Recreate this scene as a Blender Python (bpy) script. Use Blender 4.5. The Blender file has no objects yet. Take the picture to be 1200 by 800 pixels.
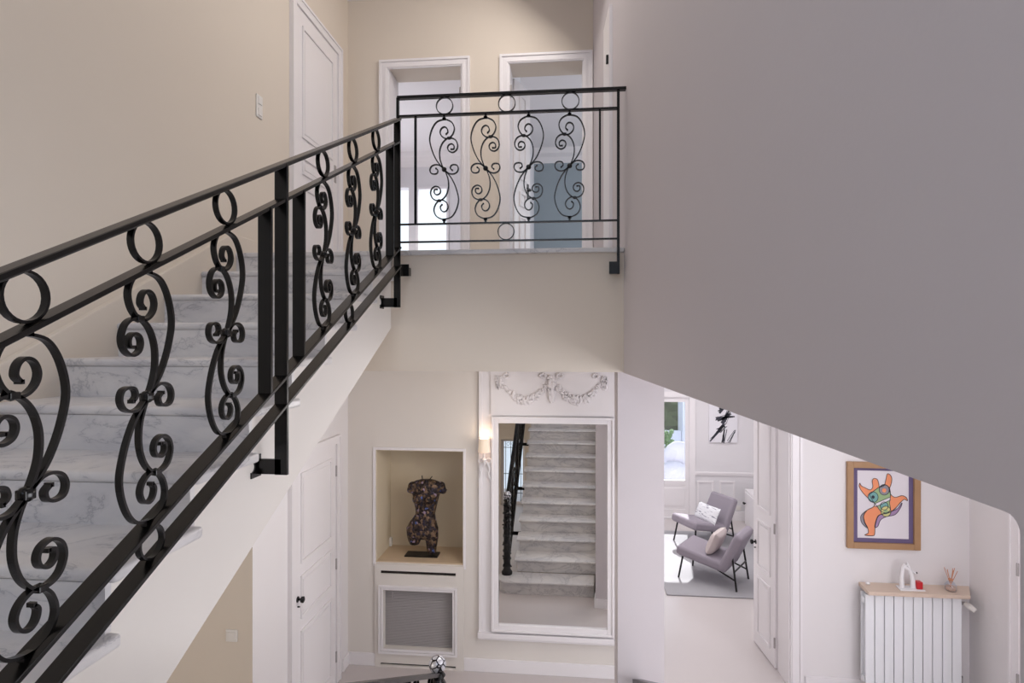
import bpy, bmesh, math, random
from mathutils import Vector, Matrix
random.seed(7)
C = bpy.context.scene.collection
PI = math.pi

# ------------------------------------------------------------------ surveying helpers
F = 690.0
PSI = math.atan(68 / 690.0)
cs, sn = math.cos(PSI), math.sin(PSI)
def ray(u, v):
    a = (u - 600) / F; b = -(v - 400) / F
    return Vector((a * cs - sn, a * sn + cs, b))
def PY(u, v, Y):
    d = ray(u, v); return d * (Y / d.y)
def PX(u, v, X):
    d = ray(u, v); return d * (X / d.x)
def PZ(u, v, Z):
    d = ray(u, v); return d * (Z / d.z)

def s2l(c):
    c = c / 255.0
    return c / 12.92 if c <= .04045 else ((c + .055) / 1.055) ** 2.4
def rgb(r, g, b): return (s2l(r), s2l(g), s2l(b), 1)

# ------------------------------------------------------------------ materials
MATS = {}
def mat(name, col, rough=.5, metal=0, spec=.5, bump=0, bscale=60, noise=0, nscale=3, trans=0, coat=0, emit=None, estr=0):
    m = bpy.data.materials.new(name); m.use_nodes = True
    nt = m.node_tree; b = nt.nodes['Principled BSDF']
    b.inputs['Base Color'].default_value = col
    b.inputs['Roughness'].default_value = rough
    b.inputs['Metallic'].default_value = metal
    b.inputs['Specular IOR Level'].default_value = spec
    b.inputs['Transmission Weight'].default_value = trans
    b.inputs['Coat Weight'].default_value = coat
    if emit:
        b.inputs['Emission Color'].default_value = emit
        b.inputs['Emission Strength'].default_value = estr
    tc = nt.nodes.new('ShaderNodeTexCoord')
    if noise:
        n = nt.nodes.new('ShaderNodeTexNoise'); n.inputs['Scale'].default_value = nscale
        n.inputs['Detail'].default_value = 6
        nt.links.new(tc.outputs['Object'], n.inputs['Vector'])
        mx = nt.nodes.new('ShaderNodeMix'); mx.data_type = 'RGBA'
        mx.inputs[6].default_value = tuple(min(1, c * (1 + noise)) for c in col[:3]) + (1,)
        mx.inputs[7].default_value = tuple(c * (1 - noise) for c in col[:3]) + (1,)
        nt.links.new(n.outputs['Fac'], mx.inputs[0])
        nt.links.new(mx.outputs[2], b.inputs['Base Color'])
    if bump:
        n = nt.nodes.new('ShaderNodeTexNoise'); n.inputs['Scale'].default_value = bscale
        n.inputs['Detail'].default_value = 4
        nt.links.new(tc.outputs['Object'], n.inputs['Vector'])
        bp = nt.nodes.new('ShaderNodeBump'); bp.inputs['Strength'].default_value = bump
        bp.inputs['Distance'].default_value = .01
        nt.links.new(n.outputs['Fac'], bp.inputs['Height'])
        nt.links.new(bp.outputs['Normal'], b.inputs['Normal'])
    MATS[name] = m
    return m

PAINT = mat('warm_beige_paint', rgb(222, 211, 198), .75, bump=.03, noise=.015)
LPAINT = mat('pale_greige_paint', rgb(226, 220, 214), .7, bump=.03, noise=.01)
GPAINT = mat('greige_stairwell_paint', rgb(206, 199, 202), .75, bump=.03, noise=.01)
HPAINT = mat('off_white_paint', rgb(234, 230, 231), .7, bump=.03, noise=.01)
WPAINT = mat('white_gloss_paint', rgb(238, 234, 236), .35, bump=.01)
PLASTER = mat('white_plaster', rgb(236, 231, 232), .6)
FLOOR = mat('pale_floor', rgb(202, 194, 193), .24, noise=.02, nscale=2)
IRON = mat('black_wrought_iron', rgb(9, 8, 8), .25, spec=.4)
BLACKM = mat('black_metal', rgb(20, 19, 20), .35, metal=.3)
OAK = mat('light_oak', rgb(208, 186, 158), .5, noise=.06, nscale=9)
FRAMEW = mat('brown_frame_wood', rgb(172, 134, 98), .45, noise=.08, nscale=14)
SHELF = mat('pale_shelf_wood', rgb(218, 197, 180), .5, noise=.06, nscale=12)
NICHE = mat('niche_beige', rgb(218, 204, 180), .6)
RADM = mat('radiator_enamel', rgb(243, 245, 249), .35)
GREYF = mat('grey_upholstery', rgb(150, 142, 152), .9, bump=.3, bscale=250)
PILLOWB = mat('pinkish_beige_cushion', rgb(205, 192, 190), .9, bump=.3, bscale=200)
RUG = mat('grey_rug', rgb(164, 162, 166), .95, noise=.05, nscale=6, bump=.4, bscale=180)
BLUEW = mat('blue_grey_paint', rgb(152, 163, 170), .7)
ROOMW = mat('cool_white_paint', rgb(226, 223, 226), .7)
PLASTIC = mat('white_plastic', rgb(232, 228, 224), .4)
BRASS = mat('copper_reed', rgb(205, 140, 105), .5)
RED = mat('red_enamel', rgb(200, 30, 40), .35)
DARK = mat('dark_slot', rgb(35, 28, 26), .8)
GRILLE = mat('grey_mesh', rgb(185, 180, 180), .7)
PORC = mat('white_porcelain', rgb(240, 238, 240), .25)
OUTW = mat('outside_white_render', rgb(235, 236, 245), .8)
PAVE = mat('terrace_paving', rgb(190, 192, 205), .8, noise=.06)
HEDGE = mat('green_hedge', rgb(98, 110, 78), .9, noise=.5, nscale=9, bump=1, bscale=14)
LEAF = mat('green_leaf', rgb(110, 140, 90), .7)
GCUSH = mat('pale_garden_cover', rgb(198, 196, 206), .8)
SHADE = mat('lit_fabric_shade', rgb(250, 232, 212), .8, emit=(1, .76, .56, 1), estr=.12)
BULB = mat('glowing_bulb', rgb(255, 230, 200), .5, emit=(1, .75, .5, 1), estr=2)
CHROME = mat('brushed_hinge', rgb(175, 170, 170), .4, metal=.3)
ARTW = mat('art_paper', rgb(228, 222, 228), .6)
ARTO = mat('art_orange', rgb(242, 152, 108), .6)
ARTP = mat('art_purple', rgb(104, 90, 128), .6)
ARTL = mat('art_lilac', rgb(170, 140, 180), .6)
ARTK = mat('art_ink', rgb(45, 45, 60), .6)
ARTT = mat('art_teal', rgb(120, 172, 170), .6)
ARTG = mat('art_green', rgb(158, 186, 136), .6)
ARTY = mat('art_yellow', rgb(214, 208, 140), .6)
ARTE = mat('art_grey', rgb(150, 145, 155), .6)
CANVAS = mat('white_canvas', rgb(232, 230, 236), .7)

def marble(name, base, veins, vs):
    m = bpy.data.materials.new(name); m.use_nodes = True
    nt = m.node_tree; b = nt.nodes['Principled BSDF']
    b.inputs['Roughness'].default_value = .28
    tc = nt.nodes.new('ShaderNodeTexCoord')
    mp = nt.nodes.new('ShaderNodeMapping'); mp.inputs['Rotation'].default_value = (.4, .7, .5)
    mp.inputs['Scale'].default_value = (1.0, 1.0, 2.2)
    nt.links.new(tc.outputs['Object'], mp.inputs['Vector'])
    n0 = nt.nodes.new('ShaderNodeTexNoise'); n0.inputs['Scale'].default_value = 2.2
    n0.inputs['Detail'].default_value = 8; n0.inputs['Distortion'].default_value = 1.2
    n0.inputs['Roughness'].default_value = .62
    nt.links.new(mp.outputs[0], n0.inputs['Vector'])
    r0 = nt.nodes.new('ShaderNodeValToRGB')
    e = r0.color_ramp.elements
    e[0].position = .44; e[0].color = base
    e[1].position = .56; e[1].color = base
    x = e.new(.5); x.color = tuple(a*.38+b_*.62 for a, b_ in zip(base, veins))
    x2 = e.new(.488); x2.color = tuple(a*.85+b_*.15 for a, b_ in zip(base, veins)); x3 = e.new(.512); x3.color = x2.color
    nt.links.new(n0.outputs['Fac'], r0.inputs['Fac'])
    n1 = nt.nodes.new('ShaderNodeTexNoise'); n1.inputs['Scale'].default_value = vs
    n1.inputs['Detail'].default_value = 7
    nt.links.new(mp.outputs[0], n1.inputs['Vector'])
    r1 = nt.nodes.new('ShaderNodeValToRGB')
    r1.color_ramp.elements[0].position = .38; r1.color_ramp.elements[0].color = (.80, .81, .85, 1)
    r1.color_ramp.elements[1].position = .6; r1.color_ramp.elements[1].color = (1, 1, 1, 1)
    nt.links.new(n1.outputs['Fac'], r1.inputs['Fac'])
    mx = nt.nodes.new('ShaderNodeMix'); mx.data_type = 'RGBA'; mx.blend_type = 'MULTIPLY'
    mx.inputs[0].default_value = .8
    nt.links.new(r0.outputs[0], mx.inputs[6]); nt.links.new(r1.outputs[0], mx.inputs[7])
    nt.links.new(mx.outputs[2], b.inputs['Base Color'])
    return m
MARB = marble('white_veined_marble', rgb(225, 221, 219), rgb(150, 149, 155), 3.5)

def mosaic():
    m = bpy.data.materials.new('dark_mosaic'); m.use_nodes = True
    nt = m.node_tree; b = nt.nodes['Principled BSDF']
    b.inputs['Roughness'].default_value = .35; b.inputs['Metallic'].default_value = .5
    tc = nt.nodes.new('ShaderNodeTexCoord')
    v = nt.nodes.new('ShaderNodeTexVoronoi'); v.inputs['Scale'].default_value = 45
    nt.links.new(tc.outputs['Object'], v.inputs['Vector'])
    r = nt.nodes.new('ShaderNodeValToRGB'); cr = r.color_ramp; cr.interpolation = 'CONSTANT'
    cr.elements[0].position = 0; cr.elements[0].color = rgb(38, 30, 30)
    cr.elements[1].position = .35; cr.elements[1].color = rgb(105, 84, 66)
    for p, c in ((.55, rgb(70, 56, 50)), (.72, rgb(125, 100, 80)), (.82, rgb(50, 45, 60)), (.95, rgb(150, 130, 150)), (.985, rgb(80, 100, 160))):
        e = cr.elements.new(p); e.color = c
    s = nt.nodes.new('ShaderNodeSeparateColor'); nt.links.new(v.outputs['Color'], s.inputs[0])
    nt.links.new(s.outputs[0], r.inputs['Fac']); nt.links.new(r.outputs[0], b.inputs['Base Color'])
    v2 = nt.nodes.new('ShaderNodeTexVoronoi'); v2.inputs['Scale'].default_value = 45; v2.feature = 'DISTANCE_TO_EDGE'
    nt.links.new(tc.outputs['Object'], v2.inputs['Vector'])
    bp = nt.nodes.new('ShaderNodeBump'); bp.inputs['Strength'].default_value = .6; bp.inputs['Distance'].default_value = .02
    nt.links.new(v2.outputs['Distance'], bp.inputs['Height']); nt.links.new(bp.outputs[0], b.inputs['Normal'])
    return m
MOSAIC = mosaic()

def ballmat():
    m = bpy.data.materials.new('facetted_silver_black'); m.use_nodes = True
    nt = m.node_tree; b = nt.nodes['Principled BSDF']; b.inputs['Roughness'].default_value = .12
    tc = nt.nodes.new('ShaderNodeTexCoord')
    v = nt.nodes.new('ShaderNodeTexVoronoi'); v.inputs['Scale'].default_value = 26; v.feature = 'DISTANCE_TO_EDGE'
    nt.links.new(tc.outputs['Object'], v.inputs['Vector'])
    r = nt.nodes.new('ShaderNodeValToRGB'); cr = r.color_ramp
    cr.elements[0].position = .06; cr.elements[0].color = rgb(25, 22, 26)
    cr.elements[1].position = .12; cr.elements[1].color = rgb(205, 205, 212)
    nt.links.new(v.outputs['Distance'], r.inputs['Fac']); nt.links.new(r.outputs[0], b.inputs['Base Color'])
    b.inputs['Metallic'].default_value = .35
    return m
BALL = ballmat()

def cushmat():
    m = bpy.data.materials.new('white_cushion_grey_script'); m.use_nodes = True
    nt = m.node_tree; b = nt.nodes['Principled BSDF']; b.inputs['Roughness'].default_value = .9
    tc = nt.nodes.new('ShaderNodeTexCoord')
    mp = nt.nodes.new('ShaderNodeMapping'); mp.inputs['Scale'].default_value = (6, 6, 40)
    nt.links.new(tc.outputs['Object'], mp.inputs[0])
    v = nt.nodes.new('ShaderNodeTexNoise'); v.inputs['Scale'].default_value = 1.4; v.inputs['Detail'].default_value = 3
    nt.links.new(mp.outputs[0], v.inputs['Vector'])
    r = nt.nodes.new('ShaderNodeValToRGB'); cr = r.color_ramp
    cr.elements[0].position = .36; cr.elements[0].color = rgb(135, 133, 148)
    cr.elements[1].position = .44; cr.elements[1].color = rgb(232, 232, 236)
    nt.links.new(v.outputs['Fac'], r.inputs['Fac']); nt.links.new(r.outputs[0], b.inputs['Base Color'])
    return m
CUSHW = cushmat()

def simple(name, fn):
    m = bpy.data.materials.new(name); m.use_nodes = True
    nt = m.node_tree
    for n in list(nt.nodes): nt.nodes.remove(n)
    out = nt.nodes.new('ShaderNodeOutputMaterial')
    nt.links.new(fn(nt).outputs[0], out.inputs[0]); return m
def _glass(nt):
    g = nt.nodes.new('ShaderNodeBsdfGlossy'); g.inputs['Roughness'].default_value = .02
    t = nt.nodes.new('ShaderNodeBsdfTransparent'); t.inputs[0].default_value = (.95, .97, 1, 1)
    mx = nt.nodes.new('ShaderNodeMixShader'); mx.inputs[0].default_value = .07
    nt.links.new(t.outputs[0], mx.inputs[1]); nt.links.new(g.outputs[0], mx.inputs[2]); return mx
GLASS = simple('clear_glass', _glass)
def _mirror(nt):
    g = nt.nodes.new('ShaderNodeBsdfGlossy'); g.inputs['Roughness'].default_value = 0
    g.inputs[0].default_value = (.82, .82, .81, 1); return g
MIRROR = simple('mirror_silver', _mirror)

# ------------------------------------------------------------------ mesh collecting
class MB:
    def __init__(s): s.v = []; s.f = []
    def add(s, vs, fs):
        o = len(s.v); s.v += [tuple(p) for p in vs]; s.f += [tuple(i + o for i in f) for f in fs]; return s
    def box(s, a, b, M=None):
        x0, y0, z0 = [min(p, q) for p, q in zip(a, b)]; x1, y1, z1 = [max(p, q) for p, q in zip(a, b)]
        vs = [Vector(p) for p in ((x0,y0,z0),(x1,y0,z0),(x1,y1,z0),(x0,y1,z0),(x0,y0,z1),(x1,y0,z1),(x1,y1,z1),(x0,y1,z1))]
        if M: vs = [M @ p for p in vs]
        return s.add(vs, [(0,3,2,1),(4,5,6,7),(0,1,5,4),(1,2,6,5),(2,3,7,6),(3,0,4,7)])
    def prism(s, poly, fn, d0, d1):
        # poly of 2D points, fn(p, q, depth) -> 3D
        n = len(poly)
        vs = [fn(p, q, d0) for p, q in poly] + [fn(p, q, d1) for p, q in poly]
        fs = [tuple(range(n))[::-1], tuple(range(n, 2 * n))] + [(i, (i + 1) % n, n + (i + 1) % n, n + i) for i in range(n)]
        return s.add(vs, fs)
    def tube(s, pts, r, n=8, cap=True):
        pts = [Vector(p) for p in pts]; vs = []; fs = []
        m = len(pts); up = None
        for i, p in enumerate(pts):
            t = (pts[min(i + 1, m - 1)] - pts[max(i - 1, 0)]).normalized()
            if up is None:
                up = Vector((0, 0, 1)) if abs(t.z) < .9 else Vector((1, 0, 0))
            x = t.cross(up)
            if x.length < 1e-5: x = t.orthogonal()
            x.normalize(); y = x.cross(t).normalized(); up = y
            rr = r[i] if isinstance(r, (list, tuple)) else r
            for k in range(n):
                a = 2 * PI * k / n
                vs.append(p + x * math.cos(a) * rr + y * math.sin(a) * rr)
        for i in range(m - 1):
            for k in range(n):
                fs.append((i*n+k, i*n+(k+1)%n, (i+1)*n+(k+1)%n, (i+1)*n+k))
        if cap: fs += [tuple(range(n))[::-1], tuple((m-1)*n + k for k in range(n))]
        return s.add(vs, fs)
    def lathe(s, prof, c, n=24, axis='z'):
        vs = []; fs = []
        for r, h in prof:
            for k in range(n):
                a = 2 * PI * k / n
                if axis == 'z': p = (c[0] + r*math.cos(a), c[1] + r*math.sin(a), c[2] + h)
                elif axis == 'y': p = (c[0] + r*math.cos(a), c[1] + h, c[2] + r*math.sin(a))
                else: p = (c[0] + h, c[1] + r*math.cos(a), c[2] + r*math.sin(a))
                vs.append(p)
        for i in range(len(prof) - 1):
            for k in range(n):
                fs.append((i*n+k, i*n+(k+1)%n, (i+1)*n+(k+1)%n, (i+1)*n+k))
        fs += [tuple(range(n))[::-1], tuple((len(prof)-1)*n + k for k in range(n))]
        return s.add(vs, fs)
    def ball(s, c, r, n=12, sc=(1, 1, 1)):
        m = n // 2; vs = []; fs = []
        for i in range(m + 1):
            th = PI * i / m
            for k in range(n):
                a = 2 * PI * k / n
                vs.append((c[0] + sc[0]*r*math.sin(th)*math.cos(a), c[1] + sc[1]*r*math.sin(th)*math.sin(a), c[2] - sc[2]*r*math.cos(th)))
        for i in range(m):
            for k in range(n): fs.append((i*n+k, i*n+(k+1)%n, (i+1)*n+(k+1)%n, (i+1)*n+k))
        return s.add(vs, fs)
    def ribbon(s, pts, fn, t, w, closed=False):
        # flat bar bent in a plane: pts 2D, fn(p, q, off) -> 3D, t thickness in plane, w width across it
        n = len(pts); vs = []; fs = []
        for i, (x, y) in enumerate(pts):
            if closed: a, b = pts[i-1], pts[(i+1) % n]
            else: a, b = pts[max(i-1, 0)], pts[min(i+1, n-1)]
            dx, dy = b[0]-a[0], b[1]-a[1]; L = math.hypot(dx, dy) or 1
            nx, ny = -dy/L*t/2, dx/L*t/2
            vs += [fn(x+nx, y+ny, -w/2), fn(x-nx, y-ny, -w/2), fn(x-nx, y-ny, w/2), fn(x+nx, y+ny, w/2)]
        for i in range(n if closed else n-1):
            j = (i+1) % n
            for k in range(4): fs.append((i*4+k, i*4+(k+1)%4, j*4+(k+1)%4, j*4+k))
        if not closed: fs += [(3,2,1,0), tuple((n-1)*4+k for k in range(4))]
        return s.add(vs, fs)
    def build(s, name, m, parent=None, smooth=False, bevel=0, seg=2, origin=None):
        me = bpy.data.meshes.new(name)
        o_ = Vector(origin) if origin else Vector((0, 0, 0))
        me.from_pydata([tuple(Vector(p) - o_) for p in s.v], [], s.f)
        bm = bmesh.new(); bm.from_mesh(me); bmesh.ops.recalc_face_normals(bm, faces=bm.faces)
        if smooth:
            for f in bm.faces: f.smooth = True
            for e in bm.edges:
                if len(e.link_faces) == 2 and e.calc_face_angle(0) > .7: e.smooth = False
        bm.to_mesh(me); bm.free()
        me.materials.append(m)
        o = bpy.data.objects.new(name, me); C.objects.link(o)
        o.location = o_
        if parent:
            o.parent = parent
            o.location = o_ - Vector(parent.get('_w', (0, 0, 0)))
        if bevel:
            b = o.modifiers.new('bevel', 'BEVEL'); b.width = bevel; b.segments = seg; b.limit_method = 'ANGLE'
        return o

def tag(o, label=None, cat=None, group=None, kind=None):
    if label: o['label'] = label
    if cat: o['category'] = cat
    if group: o['group'] = group
    if kind: o['kind'] = kind
    return o
def thing(name, label, cat, loc=(0, 0, 0), rz=0, group=None, kind=None):
    o = bpy.data.objects.new(name, None); C.objects.link(o)
    o.location = loc; o.rotation_euler = (0, 0, rz); o.empty_display_size = .1
    if rz == 0: WORLD[o.name] = Vector(loc)
    return tag(o, label, cat, group, kind)
WORLD = {}
# parts are given in world coordinates when the parent empty is unrotated
def part(mb, name, m, parent, **k):
    w = WORLD.get(parent.name, None)
    o = mb.build(name, m, None, **k)
    if w is None:
        o.parent = parent
    else:
        o.parent = parent; o.location = Vector(o.location) - w
        WORLD[o.name] = w + Vector(o.location)
    return o
def sub(mb, name, m, parent, **k):
    return part(mb, name, m, parent, **k)
def struct(mb, name, m, **k):
    return tag(mb.build(name, m, **k), kind='structure')

def wallgrid(axis, at, thick, r0, r1, holes):
    """wall with openings; axis 'y' = plane Y=at spanning X; 'x' = plane X=at spanning Y. r0=(a0,a1) r1=(z0,z1)"""
    A = sorted({r0[0], r0[1]} | {h[0] for h in holes} | {h[1] for h in holes})
    Z = sorted({r1[0], r1[1]} | {h[2] for h in holes} | {h[3] for h in holes})
    A = [a for a in A if r0[0] <= a <= r0[1]]; Z = [z for z in Z if r1[0] <= z <= r1[1]]
    def solid(i, j):
        if i < 0 or j < 0 or i >= len(A)-1 or j >= len(Z)-1: return False
        a = (A[i]+A[i+1])/2; z = (Z[j]+Z[j+1])/2
        return not any(h[0] < a < h[1] and h[2] < z < h[3] for h in holes)
    m = MB()
    def P(a, d, z): return (a, at + d*thick, z) if axis == 'y' else (at + d*thick, a, z)
    for i in range(len(A)-1):
        for j in range(len(Z)-1):
            if not solid(i, j): continue
            a0, a1, z0, z1 = A[i], A[i+1], Z[j], Z[j+1]
            for d in (0, 1): m.add([P(a0,d,z0),P(a1,d,z0),P(a1,d,z1),P(a0,d,z1)], [(0,1,2,3)])
            if not solid(i-1, j): m.add([P(a0,0,z0),P(a0,1,z0),P(a0,1,z1),P(a0,0,z1)], [(0,1,2,3)])
            if not solid(i+1, j): m.add([P(a1,0,z0),P(a1,1,z0),P(a1,1,z1),P(a1,0,z1)], [(0,1,2,3)])
            if not solid(i, j-1): m.add([P(a0,0,z0),P(a1,0,z0),P(a1,1,z0),P(a0,1,z0)], [(0,1,2,3)])
            if not solid(i, j+1): m.add([P(a0,0,z1),P(a1,0,z1),P(a1,1,z1),P(a0,1,z1)], [(0,1,2,3)])
    # weld
    idx = {}; nv = []; mp = []
    for p in m.v:
        k = tuple(round(c, 5) for c in p)
        if k not in idx: idx[k] = len(nv); nv.append(p)
        mp.append(idx[k])
    m.v = nv; m.f = [tuple(mp[i] for i in f) for f in m.f]
    return m
def frame_mb(fn, a0, a1, z0, z1, w, d0, d1, bottom=False):
    m = MB()
    m.box(fn(a0, z0, d0), fn(a0 + w, z1, d1)); m.box(fn(a1 - w, z0, d0), fn(a1, z1, d1))
    m.box(fn(a0 + w, z1 - w, d0), fn(a1 - w, z1, d1))
    if bottom: m.box(fn(a0 + w, z0, d0), fn(a1 - w, z0 + w, d1))
    return m

# ------------------------------------------------------------------ levels and planes
ZL, ZU = -3.22, .58          # lower and upper floor levels, eye at 0
YB = 5.70                    # back wall of the hall
XL = -2.21                   # left wall
D0 = 3.66                    # nosing of the gallery
YG = 3.69                    # front face under the gallery
ZC = -.19                    # lower hall ceiling
R2, G2 = .163, .327          # upper flight
R1, G1 = (-1.213 + 3.22) / 12, .3135
ZLAND = ZU - 11 * R2
YK = PX(296, 600, XL).y      # where the lower left wall turns
XR = PY(1136, 600, YB).x     # side wall of the right hall

# right wall frame: direction slightly converging
W0 = Vector((.333, D0, 0)); WD = Vector((-.0548, .9985, 0)).normalized(); WN = Vector((WD.y, -WD.x, 0))
def RW(y, z, d):             # y measured in world Y, d thickness away from the stairs
    return W0 + WD * ((y - D0) / WD.y) + WN * d + Vector((0, 0, z))

# ------------------------------------------------------------------ the setting
Yfar = 10.95
struct(MB().box((-4.2, -1.5, ZL - .2), (XR, Yfar + .25, ZL)), 'floor', FLOOR)
# back wall with its openings
u0 = PY(455, 74, YB).x; u1 = PY(541, 72, YB).x; v0 = PY(596, 72, YB).x; v1 = PY(684, 68, YB).x
ztop = 2.70
nx0 = PY(440.5, 600, YB).x; nx1 = PY(543, 600, YB).x
nz0 = PY(490, 660, YB).z; nz1 = PY(490, 527.5, YB).z
dx0, dx1 = .78, PY(926, 600, YB).x
rad0, rad1 = PY(450, 700, YB).x, PY(531, 700, YB).x
rz0, rz1 = PY(490, 760, YB).z, PY(490, 691, YB).z
holes = [(u0, u1, ZU, ztop), (v0, v1, ZU, ztop), (nx0, nx1, nz0, nz1), (dx0, dx1, ZL, -.42), (rad0, rad1, rz0, rz1)]
struct(wallgrid('y', YB, .3, (-4.2, XR), (ZC, 3.4), holes), 'wall_back', PAINT)
struct(wallgrid('y', YB, .3, (-4.2, .5), (ZL, ZC), holes), 'wall_back_hall', LPAINT)
struct(wallgrid('y', YB, .3, (.5, XR), (ZL, ZC), holes), 'wall_back_right', HPAINT)
# gallery slab with its front face, and the floor over the right-hand hall
struct(MB().box((XL, YG, ZC), (RW(YG, 0, 0).x + .02, YB, ZU - .03)), 'floor_gallery', PAINT)
struct(MB().box((XL, D0, ZU - .03), (RW(D0, 0, 0).x - .002, YB, ZU)), 'trim_1', MARB, bevel=.006)
# left wall: upper wall with a raking bottom that follows the stair soffit
def soff(y): return .087 + .50 * (y - 3.69)
struct(MB().box((XL - .2, YK + .2, ZL), (XL, YB, ZC)).box((XL - .001, YK, ZL), (XL, YK + .2, ZC)), 'wall_left_hall', HPAINT)
poly = [(-1.5, 3.4), (YB, 3.4), (YB, ZC), (YK, ZC), (YK - .2, soff(YK - .2)), (.45, soff(.45) + .02), (.45, ZLAND - .2), (-1.5, ZLAND - .2)]
struct(MB().prism(poly, lambda p, q, d: Vector((d, p, q)), XL - .2, XL), 'wall_left', PAINT)
struct(MB().box((-4.2, YK, ZL), (XL - .001, YK + .2, ZC)), 'wall_alcove', PAINT)
struct(MB().box((-4.4, -.4, ZL), (-4.2, YK + .2, ZC)), 'wall_alcove_side', PAINT)
struct(MB().box((-4.4, -.4, ZC), (XL - .2, YK + .2, ZC + .15)), 'ceiling_alcove', PAINT)
# big right wall with the opening to the hall
yn, yf = .703, 3.968
def rounded(cx, cy, r, a0, a1, n=6):
    return [(cx + r*math.cos(a0 + (a1-a0)*i/n), cy + r*math.sin(a0 + (a1-a0)*i/n)) for i in range(n+1)]
poly = [(-1.5, 3.4), (-1.5, ZL), (yn, ZL)] + rounded(yn + .02, -.194 - .02, .02, PI, PI/2) + [(YB, -.194), (YB, 3.4)]
struct(MB().prism(poly, RW, 0, .306), 'wall_right', GPAINT)
struct(MB().prism([(yf, ZL), (4.13, ZL), (4.13, -.194), (yf, -.194)], RW, 0, .306), 'wall_pier', GPAINT)
# right hall
struct(MB().box((RW(3, 0, .31).x + .1, -1.5, ZC), (XR + .2, YB, ZC + .2)), 'ceiling_hall', PLASTER)
struct(MB().box((XR, -1.5, ZL), (XR + .2, YB, ZC)), 'wall_hall_side', HPAINT)
struct(MB().box((.9, -1.5, ZL), (XR, -1.3, ZC)), 'wall_hall_near', HPAINT)
# ceiling of the stairwell and the wall behind the camera (with a tall landing window)
struct(MB().box((-4.4, -1.7, 3.4), (XR, 10.4, 3.6)), 'ceiling', PLASTER)
struct(wallgrid('y', -1.7, .2, (XL - .2, 1.2), (ZLAND - .2, 3.4), [(-1.7, .35, .05, 2.7)]), 'wall_landing', PAINT)
struct(frame_mb(lambda a, z, d: (a, -1.6 + d, z), -1.7, .35, .05, 2.7, .07, 0, .06, True), 'window_3', WPAINT)
# landing slab
struct(MB().box((XL, -1.5, ZLAND - .18), (RW(0, 0, 0).x - .02, .45, ZLAND - .03)), 'floor_landing', PAINT)
struct(MB().box((XL, -1.5, ZLAND - .03), (RW(.2, 0, 0).x - .003, .45, ZLAND)), 'trim_2', MARB)

# lower wall under the landing with the glazed entrance door
gx0, gx1, gz1 = -1.36, -.88, -1.93
struct(wallgrid('y', -.4, .2, (-4.2, -.3), (ZL, ZLAND - .18), [(gx0, gx1, ZL, gz1)]), 'wall_entrance', PAINT)
dw = thing('window_2', 'narrow glazed entrance window with an iron grille, seen in the mirror', 'window', (0, 0, 0), kind='structure')
part(frame_mb(lambda a, z, d: (a, -.36 + d, z), gx0, gx1, ZL, gz1, .05, 0, .05, True), 'window_frame', WPAINT, dw)
part(MB().box((gx0 + .05, -.34, ZL + .05), (gx1 - .05, -.33, gz1 - .05)), 'pane', GLASS, dw)
gm = MB()
for k in range(4):
    x = gx0 + .09 + k * .1; gm.tube([(x, -.3, ZL + .05), (x, -.3, gz1 - .05)], .006, 6)
for z in (-2.1, -2.62, -3.0): gm.tube([(gx0 + .05, -.3, z), (gx1 - .05, -.3, z)], .006, 6)
for k in range(3):
    c = (gx0 + .14 + k*.1, -2.03); gm.ribbon([(c[0] + .03*math.cos(a*PI/8), c[1] + .03*math.sin(a*PI/8)) for a in range(16)], lambda p, q, o: (p, -.3 + o, q), .006, .01, True)
part(gm, 'grille', IRON, dw)

# niche shell behind the back wall
NB = YB + .46
m = MB(); t = .03
m.box((nx0 - t, YB + .3, nz0 - t), (nx0, NB, nz1 + t)); m.box((nx1, YB + .3, nz0 - t), (nx1 + t, NB, nz1 + t))
m.box((nx0, YB + .3, nz1), (nx1, NB, nz1 + t)); m.box((nx0 - t, NB, nz0 - t), (nx1 + t, NB + t, nz1 + t))
struct(m, 'wall_niche', NICHE)
m = MB()
for a, b in (((nx0, YB + .005, nz0 + .012), (nx0 + .008, NB, nz1)), ((nx1 - .008, YB + .005, nz0 + .012), (nx1, NB, nz1)), ((nx0, YB + .005, nz1 - .008), (nx1, NB, nz1))): m.box(a, b)
struct(m, 'trim_3', NICHE)
struct(MB().box((nx0, YB + .002, nz0 - .03), (nx1, NB, nz0 + .012)), 'trim_4', OAK)
struct(frame_mb(lambda a, z, d: (a, YB - d, z), nx0 - .025, nx1 + .025, nz0 - .035, nz1 + .025, .025, -.001, .012, True), 'trim_5', WPAINT)

# skirting boards
bx0 = PY(440, 700, YB).x; bx1 = PY(544, 700, YB).x
for i, (a, b) in enumerate(((XL, bx0), (bx1, dx0 - .1))):
    struct(MB().box((a, YB - .018, ZL), (b, YB, ZL + .125)), 'baseboard_back' if i == 0 else 'baseboard_back_right', WPAINT, bevel=.004)
struct(MB().box((dx1 + .13, YB - .018, ZL), (XR, YB, ZL + .125)), 'baseboard_hall', WPAINT, bevel=.004)
struct(MB().box((XL, 5.55, ZL), (XL + .018, YB, ZL + .125)), 'baseboard_left', WPAINT, bevel=.004)
m = MB()
m.prism([(yf - .015, ZL), (4.145, ZL), (4.145, ZL + .11), (yf - .015, ZL + .11)], RW, -.015, .32)
struct(m, 'baseboard_pier', WPAINT)
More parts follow.
